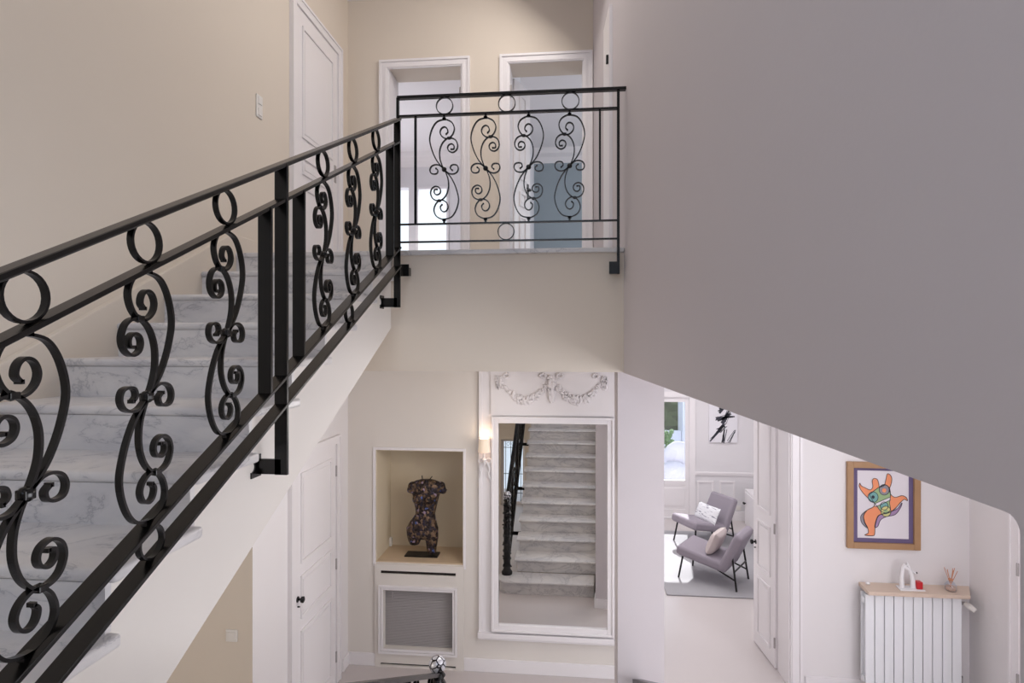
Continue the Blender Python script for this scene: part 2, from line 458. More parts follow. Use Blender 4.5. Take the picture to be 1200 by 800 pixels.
# raking skirting along the upper flight
def pitch(y): return ZU - R2 * (D0 - y) / G2
poly = [(.45, pitch(.45) - .35), (D0 - .8, pitch(D0 - .8) - .35), (D0, ZU - .35), (4.42, ZU - .1), (4.42, ZU + .12), (D0 - .03, ZU + .12), (.45, pitch(.45) + .12)]
struct(MB().prism(poly, lambda p, q, d: Vector((d, p, q)), XL - .01, XL + .03), 'baseboard_stairs', PAINT, bevel=.004)

# ------------------------------------------------------------------ staircases
def nose(y0, y1, z1, x0, x1, th=.035):
    """tread slab with a rounded nosing; y0 is the nosing (nearer the low side)"""
    r = th / 2; pts = [(y1, z1 - th), (y1, z1)] + [(y0 + r*(1 - math.sin(a)), z1 - r + r*math.cos(a)) for a in [PI*k/8 for k in range(9)]]
    return pts
upper = thing('marble_staircase', 'upper flight of white veined marble stairs with beige side rising beside the left wall', 'staircase', (0, 0, 0))
SX = -1.145
# side string + soffit
poly = [(YG, ZU - .035)]
for k in range(0, 11):
    zt = ZU - R2 * (k + 1); yr = D0 - (.035 if k else 0) - G2 * k + .03
    poly += [(yr, ZU - R2 * k - .035), (yr, zt - .035)]
poly += [(.45, ZLAND - .18), (.45, soff(.45)), (YG, soff(YG))]
part(MB().prism(poly, lambda p, q, d: Vector((d, p, q)), XL + .001, SX), 'side_panel', LPAINT, upper)  # beige side in a paler paint, the light on it put into the colour
for k in range(1, 11):
    z = ZU - R2 * k; yn_ = D0 - .035 - G2 * k; yb = yn_ + G2 + .03
    pts = nose(yn_, yb, z, 0, 0)
    part(MB().prism(pts, lambda p, q, d: Vector((d, p, q)), XL + .025, SX + .034), 'tread', MARB, upper, smooth=True, bevel=.009, seg=3)
for k in range(0, 11):
    yr = D0 - (.035 if k else 0) - G2 * k + .028; z1 = ZU - R2 * k - .035 + (.005 if k == 0 else 0); z0 = ZU - R2 * (k + 1)
    part(MB().box((XL + .025, yr - .018, z0), (SX + .004, yr + .002, z1)), 'riser', MARB, upper)

lower = thing('marble_staircase', 'lower flight of marble stairs reflected in the tall hall mirror', 'staircase', (0, 0, 0))
Y1 = 3.87; LX0 = -.70
def LXR(y): return RW(y, 0, 0).x - .004
for k in range(1, 12):
    z = ZL + R1 * k; yn_ = Y1 - G1 * (k - 1); yb = yn_ - G1 - .03
    th = .035; r = th/2
    if k == 1:   # rounded curtail step
        pts = [(LXR(3.8) if False else .30, yn_), (LX0 - .10, yn_)] + [(LX0 - .10 - .14*math.sin(a), yn_ - .17 + .17*math.cos(a)) for a in [PI*i/10 for i in range(1, 10)]] + [(LX0 - .10, yn_ - .34), (.33, yn_ - .34)]
        part(MB().prism(pts, lambda p, q, d: Vector((p, q, d)), z - th, z), 'tread', MARB, lower, bevel=.014)
        pts2 = [(.30, yn_ - .03), (LX0 - .10, yn_ - .03)] + [(LX0 - .10 - .11*math.sin(a), yn_ - .17 + .14*math.cos(a)) for a in [PI*i/10 for i in range(1, 10)]] + [(LX0 - .10, yn_ - .31), (.33, yn_ - .31)]
        part(MB().prism(pts2, lambda p, q, d: Vector((p, q, d)), ZL, z - th), 'riser', MARB, lower)
    else:
        pts = [(yb, z - th), (yb, z)] + [(yn_ - r*(1 - math.sin(a)), z - r + r*math.cos(a)) for a in [PI*i/8 for i in range(9)]]
        m = MB()
        n = len(pts)
        vs = [(LX0 - .03, p, q) for p, q in pts] + [(LXR(p), p, q) for p, q in pts]
        m.add(vs, [tuple(range(n))[::-1], tuple(range(n, 2*n))] + [(i, (i+1) % n, n + (i+1) % n, n + i) for i in range(n)])
        part(m, 'tread', MARB, lower, smooth=True)
        part(MB().box((LX0, yn_ - .05, z - R1), (LXR(yn_), yn_ - .03, z - th)), 'riser', MARB, lower)
part(MB().box((LX0, .42 - .03, ZLAND - R1), (LXR(.4), .41, ZLAND - .035)), 'riser', MARB, lower)
poly = [(Y1 - .25, ZL)]
for k in range(2, 13):
    yr = Y1 - G1 * (k - 1) - .05
    poly += [(yr, ZL + R1 * (k - 1) - .035), (yr, ZL + R1 * k - .035)]
poly += [(.3, ZLAND - .2), (.3, ZL)]
m = MB(); n = len(poly)
m.add([(LX0 + .005, p, q) for p, q in poly] + [(LXR(p) - .001, p, q) for p, q in poly], [tuple(range(n))[::-1], tuple(range(n, 2*n))] + [(i, (i+1) % n, n + (i+1) % n, n + i) for i in range(n)])
part(m, 'side_panel', PAINT, lower)

# ------------------------------------------------------------------ wrought iron
SCL = .00132
def cr(pts, n=6):
    out = []
    P = [pts[0]] + list(pts) + [pts[-1]]
    for i in range(1, len(P) - 2):
        p0, p1, p2, p3 = P[i-1], P[i], P[i+1], P[i+2]
        for k in range(n):
            t = k / n
            out.append(tuple(.5*((2*p1[j]) + (-p0[j]+p2[j])*t + (2*p0[j]-5*p1[j]+4*p2[j]-p3[j])*t*t + (-p0[j]+3*p1[j]-3*p2[j]+p3[j])*t**3) for j in (0, 1)))
    out.append(tuple(pts[-1])); return out
SA = [(900,456),(892,446),(896,430),(908,422),(922,428),(929,445),(923,463),(906,476),(887,475),(869,458),(861,430),(872,403),(895,389),(912,387),(945,397),(968,430),(979,478),(968,530),(948,575),(928,602),(910,622)]
SB = [(876,528),(864,527),(863,512),(874,503),(888,508),(893,522),(886,537),(868,543),(851,532),(845,512),(852,490),(867,478),(887,475),(906,484),(922,505),(931,535),(930,570),(921,600),(910,622)]
SC = [(872,628),(862,622),(860,612),(868,603),(880,610)]
SCL_ = [(871,627),(880,618),(876,605),(862,601),(847,606),(842,622),(850,638),(868,645),(888,641),(910,622)]
def unit(pts): return [((x - 910) * SCL, -(y - 622) * SCL) for x, y in pts]
UA, UB, UC = cr(unit(SA)), cr(unit(SB)), cr(unit(SCL_))
TOPZ = (622 - 387) * SCL
def scroll_unit(parent, fn, sx=1, t=.006, w=.014, up=0, dn=0):
    m = MB()
    for U in (UA, UB, UC):
        m.ribbon([(sx*x, y) for x, y in U], fn, t, w)
        m.ribbon([(-sx*x, -y) for x, y in U], fn, t, w)
    # curled knob ends
    for U in (UA, UB, UC):
        for s in (1, -1):
            x, y = U[0]; m.ribbon([(s*sx*x - .004, s*y), (s*sx*x + .004, s*y)], fn, .009, w)
    # ties to the rails
    if up: m.ribbon([(0, TOPZ - .004), (0, TOPZ + .012)], fn, .022, w); m.ribbon([(0, TOPZ - .002), (0, TOPZ + up)], fn, .012, w)
    if dn: m.ribbon([(0, -TOPZ + .004), (0, -TOPZ - .012)], fn, .022, w); m.ribbon([(0, -TOPZ + .002), (0, -TOPZ - dn)], fn, .012, w)
    o = part(m, 'scroll', IRON, parent)
    k = MB()
    k.ribbon([(-.012, 0), (.012, 0)], fn, .02, w + .008)
    k2 = fn(0, 0, 0); k.ball(k2, .0165, 10)
    sub(k, 'collar', IRON, o, bevel=.002)
    for s in (1, -1):
        cx, cy = sx*s*(887 - 910)*SCL, -s*(475 - 622)*SCL
        k = MB().ribbon([(cx - .011, cy), (cx + .011, cy)], fn, .014, w + .006)
        k.ball(fn(cx, cy, 0), .011, 8)
        sub(k, 'collar', IRON, o, bevel=.002)
    return o
def ring(parent, fn, cx, cy, r, t=.006, w=.014):
    n = 28
    m = MB().ribbon([(cx + r*math.cos(2*PI*k/n), cy + r*math.sin(2*PI*k/n)) for k in range(n)], fn, t, w, True)
    return part(m, 'ring', IRON, parent, smooth=True)

# -- railing of the upper flight
RX = -1.05
ur = thing('stair_railing', 'black wrought iron scroll railing climbing the upper marble flight', 'railing', (0, 0, 0))
def fnU(p, q, o): return Vector((RX + o, p, q))
def line(pa, pb):
    A, B = PX(*pa, RX), PX(*pb, RX); k = (B.z - A.z) / (B.y - A.y)
    return lambda y: A.z + k * (y - A.y)
hH = line((0, 322), (468, 139)); h2 = line((0, 400), (468, 165)); hA = line((15, 790), (466, 290)); hB = line((57, 800), (465, 313))
YN, YE = .50, PX(466, 200, RX).y
def bar(h, y0, y1, t, w, name, parent=None, bev=.002):
    return part(MB().ribbon([(y0, h(y0)), (y1, h(y1))], fnU, t, w), name, IRON, parent or ur, bevel=bev)
bar(hH, YN, YE + .01, .016, .045, 'handrail', bev=.005)
bar(h2, YN, YE, .012, .042, 'upper_rail'); bar(hA, YN, YE, .012, .05, 'lower_rail'); bar(hB, YN, YE, .012, .05, 'bottom_rail')
def yat(u): return PX(u, 300, RX).y
ys = [yat(u) for u in (30, 172, 265, 379, 414, 441)]
ys = [ys[0] - .33] + ys
for i, y in enumerate(ys):
    c = (h2(y) + hA(y)) / 2; gap = (h2(y) - hA(y)) / 2 - TOPZ
    scroll_unit(ur, lambda p, q, o, y=y, c=c: Vector((RX + o, y + p, c + q)), 1, .007, .016, max(gap, .004) + .004, max(gap, .004) + .004)
    ring(ur, fnU, y - .005, (hH(y) + h2(y)) / 2, (hH(y) - h2(y)) / 2 * .80, .006, .016)
for y in (yat(176), yat(409), yat(-700)):
    if y > .4: ring(ur, fnU, y, (hA(y) + hB(y)) / 2, (hA(y) - hB(y)) / 2 * .84, .006, .016)
for u in (311, 350.5, 457):
    y = yat(u); part(MB().box((RX - .024, y - .006, hA(y)), (RX + .024, y + .006, h2(y))), 'upright', IRON, ur)
yp = yat(330); zb = PX(330, 556, RX).z
part(MB().box((RX - .024, yp - .007, zb), (RX + .024, yp + .007, hH(yp))), 'post', IRON, ur, bevel=.001)
def bracket(parent, y, z, h=.055):
    o = part(MB().box((SX - .0, y - .007, z), (RX + .0, y + .007, z + h)), 'bracket', IRON, parent)
    k = MB()
    pl = [(y - .045, z - .01), (y + .02, z - .01), (y + .02, z + h + .015), (y - .045, z + h + .015), (y - .045, z + h - .006)] + \
         [(y - .045 + .026*math.sin(a), z + h/2 + .002 + .02*math.cos(a)) for a in [PI*i/8 for i in range(9)]] + [(y - .045, z + .012)]
    k.prism(pl, lambda p, q, d: Vector((d, p, q)), SX, SX + .006)
    sub(k, 'wall_plate', IRON, o)
    return o
bracket(ur, yp, zb + .002)
ype = yat(465.5); zpe = PX(465, 360, RX).z
part(MB().box((RX - .02, ype - .007, zpe), (RX + .02, ype + .007, hH(ype))), 'post', IRON, ur, bevel=.001)
bracket(ur, ype, zpe + .002)
y = .55; part(MB().box((RX - .02, y - .007, ZLAND), (RX + .02, y + .007, hH(y))), 'post', IRON, ur)

# -- railing of the gallery
YR = 3.61
gr = thing('gallery_railing', 'black wrought iron scroll balustrade along the front edge of the upper gallery', 'railing', (0, 0, 0))
def fnG(p, q, o): return Vector((p, YR + o, q))
xg0, xg1 = PY(467, 200, YR).x, PY(724.5, 200, YR).x; xw = RW(YR, 0, 0).x
zt, z2, z3, z4 = 1.527, 1.41, .733, .622
def hbar(z, x0, x1, t, w, nm, bev=.001): return part(MB().box((x0, YR - w/2, z - t/2), (x1, YR + w/2, z + t/2)), nm, IRON, gr, bevel=bev)
hbar(zt, xg0 - .006, xw + .01, .018, .04, 'handrail', .004)
hbar(z2, xg0, xg1, .012, .03, 'upper_rail'); hbar(z3, xg0, xg1, .010, .022, 'lower_rail'); hbar(z4, xg0, xg1, .010, .022, 'bottom_rail')
for u, w in ((487, .014), (703, .012)):
    x = PY(u, 200, YR).x; part(MB().box((x - w/2, YR - .008, z3), (x + w/2, YR + .008, z2)), 'upright', IRON, gr)
zbr = PY(718, 321, YR).z
part(MB().box((xg1 - .008, YR - .01, zbr), (xg1 + .008, YR + .01, zt)), 'post', IRON, gr)
part(MB().box((xg0 - .012, YR - .01, PY(467, 322, YR).z), (xg0 + .004, YR + .01, zt)), 'post', IRON, gr)
for xb in (xg1 - .055, xg0 + .008):
    o = part(MB().box((xb, YR - .008, zbr), (xb + .06, YR + .0, zbr + .075)), 'bracket', IRON, gr)
    sub(MB().box((xb + .01, YR, zbr + .01), (xb + .05, YG, zbr + .06)), 'wall_plate', IRON, o)
for u, sx in ((520.5, -1), (569, -1), (619.5, 1), (667.5, 1)):
    x = PY(u, 200, YR).x; c = (z2 + z3) / 2; gap = (z2 - z3) / 2 - TOPZ
    scroll_unit(gr, lambda p, q, o, x=x, c=c: Vector((x + p, YR + o, c + q)), sx, .007, .013, gap, gap)
for u in (521, 594, 668.5):
    ring(gr, fnG, PY(u, 125, YR).x, (zt + z2) / 2 - .002, .052, .005, .014)
ring(gr, fnG, PY(593, 272, YR).x, (z3 + z4) / 2, .05, .005, .014)

# -- railing of the lower flight with its newel
FX, FY = -.825, 3.62
lr = thing('stair_railing', 'black wrought iron railing of the lower flight, ending at a ball-topped newel', 'railing', (0, 0, 0))
def fnL(p, q, o): return Vector((FX + o, p, q))
s1 = R1 / G1
def lH(y): return -2.085 + s1 * (FY - y)
ya = .47
for nm, dz, t, w in (('handrail', 0, .022, .05), ('upper_rail', -.125, .012, .045), ('lower_rail', -.80, .012, .05), ('bottom_rail', -.91, .012, .05)):
    e = FY - .02 if dz > -.5 else FY - .02
    part(MB().ribbon([(e, lH(e) + dz), (ya, lH(ya) + dz)], fnL, t, w), nm, IRON, lr, bevel=.002)
for y in [3.42 - .327*k for k in range(9)]:
    if abs(y - 2.11) < .1: continue
    c = lH(y) - .4625; scroll_unit(lr, lambda p, q, o, y=y, c=c: Vector((FX + o, y - p, c + q)), 1, .007, .016, .02, .02)
    ring(lr, fnL, y, lH(y) - .064, .050, .006, .016)
for y in (2.11, .50, 3.05 - .03):
    pass
for y in (2.05, 2.17):
    part(MB().box((FX - .02, y - .006, lH(y) - .8), (FX + .02, y + .006, lH(y) - .12)), 'upright', IRON, lr)
for y in (2.93, 2.11, 1.13, .49):
    if y != 2.11 and y != .49: y0 = y
    z0 = lH(y) - 1.05
    part(MB().box((FX - .02, y - .007, z0), (FX + .02, y + .007, lH(y))), 'post', IRON, lr)
    o = part(MB().box((FX, y - .007, z0), (LX0, y + .007, z0 + .05)), 'bracket', IRON, lr)
nz = ZL + R1
prof = [(.07, 0), (.072, .03), (.058, .05), (.048, .07)]
for k in range(9):
    h = .08 + k * .1; prof += [(.046, h), (.058, h + .025), (.046, h + .05)]
prof += [(.034, .95), (.05, .965), (.035, .985)]
nw = part(MB().lathe(prof, (FX, FY, nz), 16), 'newel', IRON, lr, smooth=True)
m = MB()
for k in range(26):
    a = k * 2.4; h = .1 + k * .032; m.ball((FX + .054*math.cos(a), FY + .054*math.sin(a), nz + h), .012, 6)
sub(m, 'ornament', IRON, nw)
sub(MB().ball((FX, FY, nz + 1.033), .054, 20), 'ball', BALL, nw, smooth=True)['label'] = 'silver and black ball finial'

# -- rail in the opening to the right hall
rr = thing('stair_railing', 'black iron railing starting at the pier on the right of the lower flight', 'railing', (0, 0, 0))
def rH(y): return -2.235 + s1 * (3.93 - y)
def RR(y, z, o): return RW(y, z, .125 + o)
part(MB().ribbon([(3.95, rH(3.95)), (1.0, rH(1.0))], RR, .025, .06), 'handrail', IRON, rr)
part(MB().ribbon([(3.95, rH(3.95) - .8), (1.0, rH(1.0) - .8)], RR, .012, .04), 'bottom_rail', IRON, rr)
for k in range(22):
    y = 3.9 - k * .13; part(MB().ribbon([(y, rH(y) - .8), (y, rH(y))], RR, .012, .02), 'baluster', IRON, rr)
m = MB(); m.prism([(3.96, ZL + .0), (3.96, rH(3.96) - .82), (.75, rH(.75) - .82), (.75, ZL)], RW, .0, .25)
struct(m, 'wall_string', PAINT)

# ------------------------------------------------------------------ doors
def panel_door(name, fn, w, h, label=None, handle=None, panels=((.12, .8), (.9, 1.05), (1.15, 2.0)), handle_mat=BLACKM, hinge=True, flip=False, leafonly=False):
    """fn(a, z, d) maps door coordinates to world: a across, z up, d out of the face"""
    d = thing(name, label, None, (0, 0, 0), kind='structure')
    def bx(m, a0, a1, z0, z1, d0, d1):
        c = [fn(a, z, dd) for a in (a0, a1) for z in (z0, z1) for dd in (d0, d1)]
        m.add([c[0], c[1], c[3], c[2], c[4], c[5], c[7], c[6]], [(0,1,2,3),(4,5,6,7),(0,1,5,4),(1,2,6,5),(2,3,7,6),(3,0,4,7)])
    m = MB(); bx(m, 0, w, 0, h, -.02, .012)
    part(m, 'leaf', WPAINT, d)
    for (p0, p1) in panels:
        m = MB(); a0, a1 = .11, w - .11; t = .022
        bx(m, a0, a0 + t, p0, p1, .012, .024); bx(m, a1 - t, a1, p0, p1, .012, .024)
        bx(m, a0 + t, a1 - t, p0, p0 + t, .012, .024); bx(m, a0 + t, a1 - t, p1 - t, p1, .012, .024)
        bx(m, a0 + .045, a1 - .045, p0 + .045, p1 - .045, .012, .017)
        part(m, 'panel_moulding', WPAINT, d)
    if not leafonly:
        m = MB(); T = .085
        for (a0, a1, z0, z1) in ((-T, -.006, 0, h + T), (w + .006, w + T, 0, h + T), (-.006, w + .006, h + .006, h + T)):
            bx(m, a0, a1, z0, z1, -.01, .026)
        for (a0, a1, z0, z1) in ((-T, -T + .02, 0, h + T), (w + T - .02, w + T, 0, h + T), (-T + .02, w + T - .02, h + T - .02, h + T)):
            bx(m, a0, a1, z0, z1, .026, .036)
        part(m, 'architrave', WPAINT, d)
    if handle:
        a, z, kind = handle
        m = MB()
        if kind == 'knob':
            m.tube([fn(a, z, .012), fn(a, z, .035), fn(a, z, .045), fn(a, z, .062), fn(a, z, .07)], [.010, .009, .024, .026, .012], 12)
            m.tube([fn(a, z, .012), fn(a, z, .017)], .024, 12)
            m.tube([fn(a, z - .06, .012), fn(a, z - .06, .03)], .006, 8)
        else:
            s = 1 if kind == 'lever' else -1
            m.tube([fn(a, z, .012), fn(a, z, .05), fn(a + .02*s, z, .058), fn(a + .11*s, z, .058)], .009, 8)
            bx(m, a - .02, a + .02, z - .09, z + .07, .012, .018)
        part(m, 'handle', handle_mat, d, smooth=True)
    if hinge:
        ah = w - .0 if not flip else 0
        for z in (.25, h/2, h - .25):
            m = MB(); m.tube([fn(ah, z - .05, .018), fn(ah, z + .05, .018)], .009, 8); part(m, 'hinge', CHROME, d)
    return d
# upper left wall door
A, B = PX(345, 100, XL).y, PX(394, 100, XL).y
panel_door('door_1', lambda a, z, d: Vector((XL + d, A + a, ZU + z)), B - A, 2.14, None, (B - A - .09 if False else B - A - .06, 1.0, 'lever_'), ((.12, .70), (.80, .95), (1.1, 2.02)), CHROME, False)
# lower left wall door
A2, B2 = PX(343, 600, XL).y, PX(392, 600, XL).y
panel_door('door_2', lambda a, z, d: Vector((XL + d, A2 + a, ZL + z)), B2 - A2, 2.25, None, (.06, 1.13, 'knob'), ((.12, .85), (.95, 1.3), (1.4, 2.14)), BLACKM, True)
# open leaf into the living room
hx, hy = dx1 - .02, YB + .31
fe = PZ(884.5, 751, ZL); dirv = Vector((fe.x - hx, fe.y - hy, 0)); wl = dirv.length; dirv.normalize(); nrm = Vector((-dirv.y, dirv.x, 0))
if nrm.x > 0: nrm = -nrm
panel_door('door_3', lambda a, z, d: Vector((hx, hy, ZL + .01)) + dirv * (wl - a) + nrm * d + Vector((0, 0, z)), wl, 2.74, None, (.06, 1.08, 'knob'),
           ((.14, .75), (.85, 1.35), (1.47, 2.6)), BLACKM, True, leafonly=True)
# architraves and reveals of the living-room doorway and the upper doorways
def casing(name, a0, a1, z0, z1, T=.11):
    m = frame_mb(lambda a, z, d: (a, YB - d, z), a0 - T, a1 + T, z0, z1 + T, T, -.001, .02)
    fr = frame_mb(lambda a, z, d: (a, YB - d, z), a0 - T, a1 + T, z0, z1 + T, .022, .02, .032)
    fr2 = frame_mb(lambda a, z, d: (a, YB - d, z), a0 - .03, a1 + .03, z0, z1 + .03, .02, .02, .028)
    for q in (fr, fr2): m.add(q.v, q.f)
    # reveal lining
    m.box((a0 - .001, YB, z0), (a0 + .012, YB + .3, z1)); m.box((a1 - .012, YB, z0), (a1 + .001, YB + .3, z1))
    return struct(m, name, WPAINT)
casing('trim_6', u0, u1, ZU, ztop, .085); casing('trim_7', v0, v1, ZU, ztop, .085); casing('trim_8', dx0, dx1, ZL, -.42, .10)
# open leaf of the right upper doorway
hx2, hy2 = v0 + .02, YB + .30
fe2 = PY(620, 200, 6.35); d2 = Vector((fe2.x - hx2, 6.35 - hy2, 0)); wl2 = d2.length; d2.normalize(); n2 = Vector((d2.y, -d2.x, 0))
panel_door('door_4', lambda a, z, d: Vector((hx2, hy2, ZU + .01)) + d2 * a + n2 * d + Vector((0, 0, z)), wl2, 2.10, None, (wl2 - .06, 1.02, 'lever_'),
           ((.12, .72), (.82, .97), (1.1, 1.98)), BLACKM, False, leafonly=True)
m = MB(); m.tube([(v0 + .02, YB + .02, 2.38), (v0 + .02, YB + .02, 2.5)], .012, 8); m.tube([(u1 - .016, YB + .02, 2.4), (u1 - .016, YB + .02, 2.5)], .012, 8)
struct(m, 'trim_9', CHROME)
# door in the right wall at the end of the gallery
m = MB(); m.prism([(4.24, ZU), (4.60, ZU), (4.60, 2.40), (4.24, 2.40)], RW, -.024, .0); struct(m, 'door_5', WPAINT)
m = MB(); m.prism([(4.28, 2.0), (4.30, 2.0), (4.30, 2.06), (4.28, 2.06)], RW, -.04, -.02); struct(m, 'trim_10', BLACKM)
# side-wall door of the right hall
A5 = PX(1187, 700, XR).y
m = MB()
m.box((XR - .03, A5 - .1, ZL), (XR, A5, -.95)); m.box((XR - .04, A5 - .02, ZL), (XR - .03, A5, -.95)); m.box((XR - .03, A5 - 1.0, -1.05), (XR, A5 - .1, -.95))
m.box((XR - .015, A5 - .9, ZL), (XR, A5 - .1, -1.05))
d6 = struct(m, 'door_6', WPAINT)
m = MB()
for z in (PX(1187, 662, XR).z, PX(1188, 790, XR).z): m.tube([(XR - .035, A5 - .1, z - .05), (XR - .035, A5 - .1, z + .05)], .01, 8)
struct(m, 'trim_11', CHROME)

# ------------------------------------------------------------------ upper rooms
XP = v0 - .02
m = wallgrid('y', 10.1, .2, (-3.4, XP - .02), (ZU, 3.4), [(PY(468, 250, 10.1).x - .9, PY(479, 250, 10.1).x, ZU + .02, PY(500, 219, 10.1).z), (PY(487.5, 250, 10.1).x, PY(526, 250, 10.1).x, ZU + .02, PY(500, 219, 10.1).z)])
struct(m, 'wall_upper_room', ROOMW)
struct(MB().box((XP - .04, 10.1, ZU), (2.6, 10.3, 3.4)), 'wall_blue_room', BLUEW)
struct(MB().box((XP - .02, YB + .3, ZU), (XP + .1 - .13, 10.3, 3.4)).box((XP - .04, YB + .3, ZU), (XP, 10.3, 3.4)), 'wall_partition', ROOMW)
struct(MB().box((2.6, YB + .3, ZU), (2.8, 10.3, 3.4)), 'wall_blue_side', BLUEW)
struct(MB().box((-3.6, YB + .3, ZU), (-3.4, 10.3, 3.4)), 'wall_upper_side', ROOMW)
struct(MB().box((-3.6, YB + .3, ZU - .2), (2.8, 10.3, ZU)), 'floor_upper', FLOOR)
struct(MB().box((-3.4, YB + .3, 3.26), (2.6, 10.1, 3.3)), 'ceiling_upper', PLASTER)
m = MB(); m.prism([(10.1, 3.26), (9.9, 3.26), (9.95, 3.18), (10.04, 3.14), (10.1, 3.05)], lambda p, q, d: Vector((d, p, q)), -3.4, 2.6); struct(m, 'trim_12', PLASTER)
wf = frame_mb(lambda a, z, d: (a, 10.08 + d, z), PY(487.5, 250, 10.1).x, PY(526, 250, 10.1).x, ZU + .02, PY(500, 219, 10.1).z, .04, 0, .05, True)
struct(wf, 'window_1', WPAINT)

# ------------------------------------------------------------------ living room
LXL, LXRW = -.75, 3.75
fx0, fx1 = .62, PY(808, 520, Yfar).x
gz0, gz1_ = PY(790, 563, Yfar).z, PY(790, 471, Yfar).z
gxR = PY(803.5, 520, Yfar).x; gxM = fx0 + .12
struct(wallgrid('y', Yfar, .25, (LXL - .2, LXRW + .2), (ZL, ZC), [(fx0, fx1, ZL + .02, gz1_ + .09)]), 'wall_living_far', ROOMW)
struct(MB().box((LXL - .2, YB + .3, ZL), (LXL, Yfar, ZC)), 'wall_living_left', ROOMW)
struct(MB().box((LXRW, YB + .3, ZL), (LXRW + .2, Yfar, ZC)), 'wall_living_right', ROOMW)
struct(MB().box((LXL, YB + .3, ZC), (LXRW, Yfar, ZC + .15)), 'ceiling_living', PLASTER)
fw = thing('window_4', 'white glazed garden door with a solid lower panel in the living room', 'window', (0, 0, 0), kind='structure')
mid = (fx0 + fx1) / 2
for s, (a, b) in enumerate(((fx0, mid), (mid, fx1))):
    m = MB(); y0, y1 = Yfar + .03, Yfar + .08; t = .07
    m.box((a, y0, ZL + .02), (a + t, y1, gz1_ + .09)); m.box((b - t, y0, ZL + .02), (b, y1, gz1_ + .09))
    m.box((a + t, y0, gz1_), (b - t, y1, gz1_ + .09)); m.box((a + t, y0, gz0 - .08), (b - t, y1, gz0)); m.box((a + t, y0, ZL + .02), (b - t, y1, ZL + .16))
    m.box((a + t, y0 + .015, ZL + .16), (b - t, y1 - .01, gz0 - .08)); m.box((a + t + .06, y0 + .005, ZL + .22), (b - t - .06, y0 + .02, gz0 - .14))
    fr = part(m, 'window_frame', WPAINT, fw)
    sub(MB().box((a + t, y0 + .02, gz0), (b - t, y0 + .026, gz1_)), 'pane', GLASS, fr)
struct(frame_mb(lambda a, z, d: (a, Yfar - d, z), fx0 - .1, fx1 + .1, ZL, gz1_ + .19, .1, 0, .02), 'trim_13', WPAINT)
# wainscot of the far wall
zr = PY(850, 555, Yfar).z
struct(MB().box((fx1 + .1, Yfar - .02, zr - .03), (LXRW, Yfar, zr + .03)).box((fx1 + .1, Yfar - .03, zr), (LXRW, Yfar - .02, zr + .02)), 'trim_14', WPAINT)
def rectframe(x0, x1, z0, z1, y, t=.03, d=.015): return frame_mb(lambda a, z, dd: (a, y - dd, z), x0, x1, z0, z1, t, 0, d, True)
for i, (a, b) in enumerate(((817, 836), (843, 861))):
    p = PY(a, 563, Yfar); q = PY(b, 596, Yfar); struct(rectframe(p.x, q.x, q.z, p.z, Yfar), 'trim_%d' % (15 + i), WPAINT)
struct(MB().box((fx1 + .1, Yfar - .02, ZL), (LXRW, Yfar, ZL + .16)), 'baseboard_living', WPAINT)

pict = thing('canvas_picture', 'white canvas with black brush strokes hanging on the living room far wall', 'picture', tuple(PY(847, 518, Yfar - .03)))
p = PY(831, 474, Yfar - .03); q = PY(864, 518.5, Yfar - .03)
p.z = PY(847, 462, Yfar - .03).z
part(MB().box((p.x, Yfar - .035, q.z), (q.x, Yfar - .001, p.z)), 'canvas', CANVAS, pict)
m = MB()
def stroke(m, pts, w, yy):
    P = cr(pts, 5); m.ribbon(P, lambda a, b, o: Vector((a, yy + o * .0 - (.001 if o < 0 else 0), b)), w, .001)
def px(u, v, Y): r = PY(u, v, Y); return (r.x, r.z)
rs = random.Random(5)
for S, w in (([(832, 517), (838, 510), (844, 502), (848, 496)], .025), ([(846, 496), (850, 490), (853, 484)], .06), ([(839, 490), (845, 489), (853, 488), (861, 488)], .025),
             ([(841, 493), (846, 491), (852, 491)], .03), ([(843, 484), (848, 478), (852, 474)], .04)):
    stroke(m, [px(a, b, Yfar - .037) for a, b in S], w, Yfar - .0365)
for (x0, y0, x1, y1, n, sp) in ((834, 514, 848, 497, 5, 1.6), (842, 505, 851, 497, 7, 2.5), (841, 490, 858, 486, 8, 3), (843, 480, 853, 473, 6, 2.5), (850, 502, 846, 517, 5, 2.5), (861, 505, 854, 518, 4, 2), (848, 494, 855, 482, 7, 3)):
    for k in range(n):
        j = lambda: rs.uniform(-sp, sp)
        a0, b0, a1, b1 = x0 + j(), y0 + j(), x1 + j(), y1 + j()
        a0, a1 = max(a0, 832), max(a1, 832)
        stroke(m, [px(a0, b0, Yfar - .037), px((a0+a1)/2 + j()*.3, (b0+b1)/2, Yfar - .037), px(a1, b1, Yfar - .037)], rs.uniform(.006, .018), Yfar - .0366)
part(m, 'brush_strokes', mat('grey_black_ink', rgb(62, 62, 74), .6), pict)

rc = PZ(782, 699, ZL); rug = tag(MB().box((rc.x, 7.62, ZL + .001), (3.02, 10.2, ZL + .016)).build('rug', RUG, bevel=.005), 'flat pale grey rug under the two lounge chairs', 'rug')

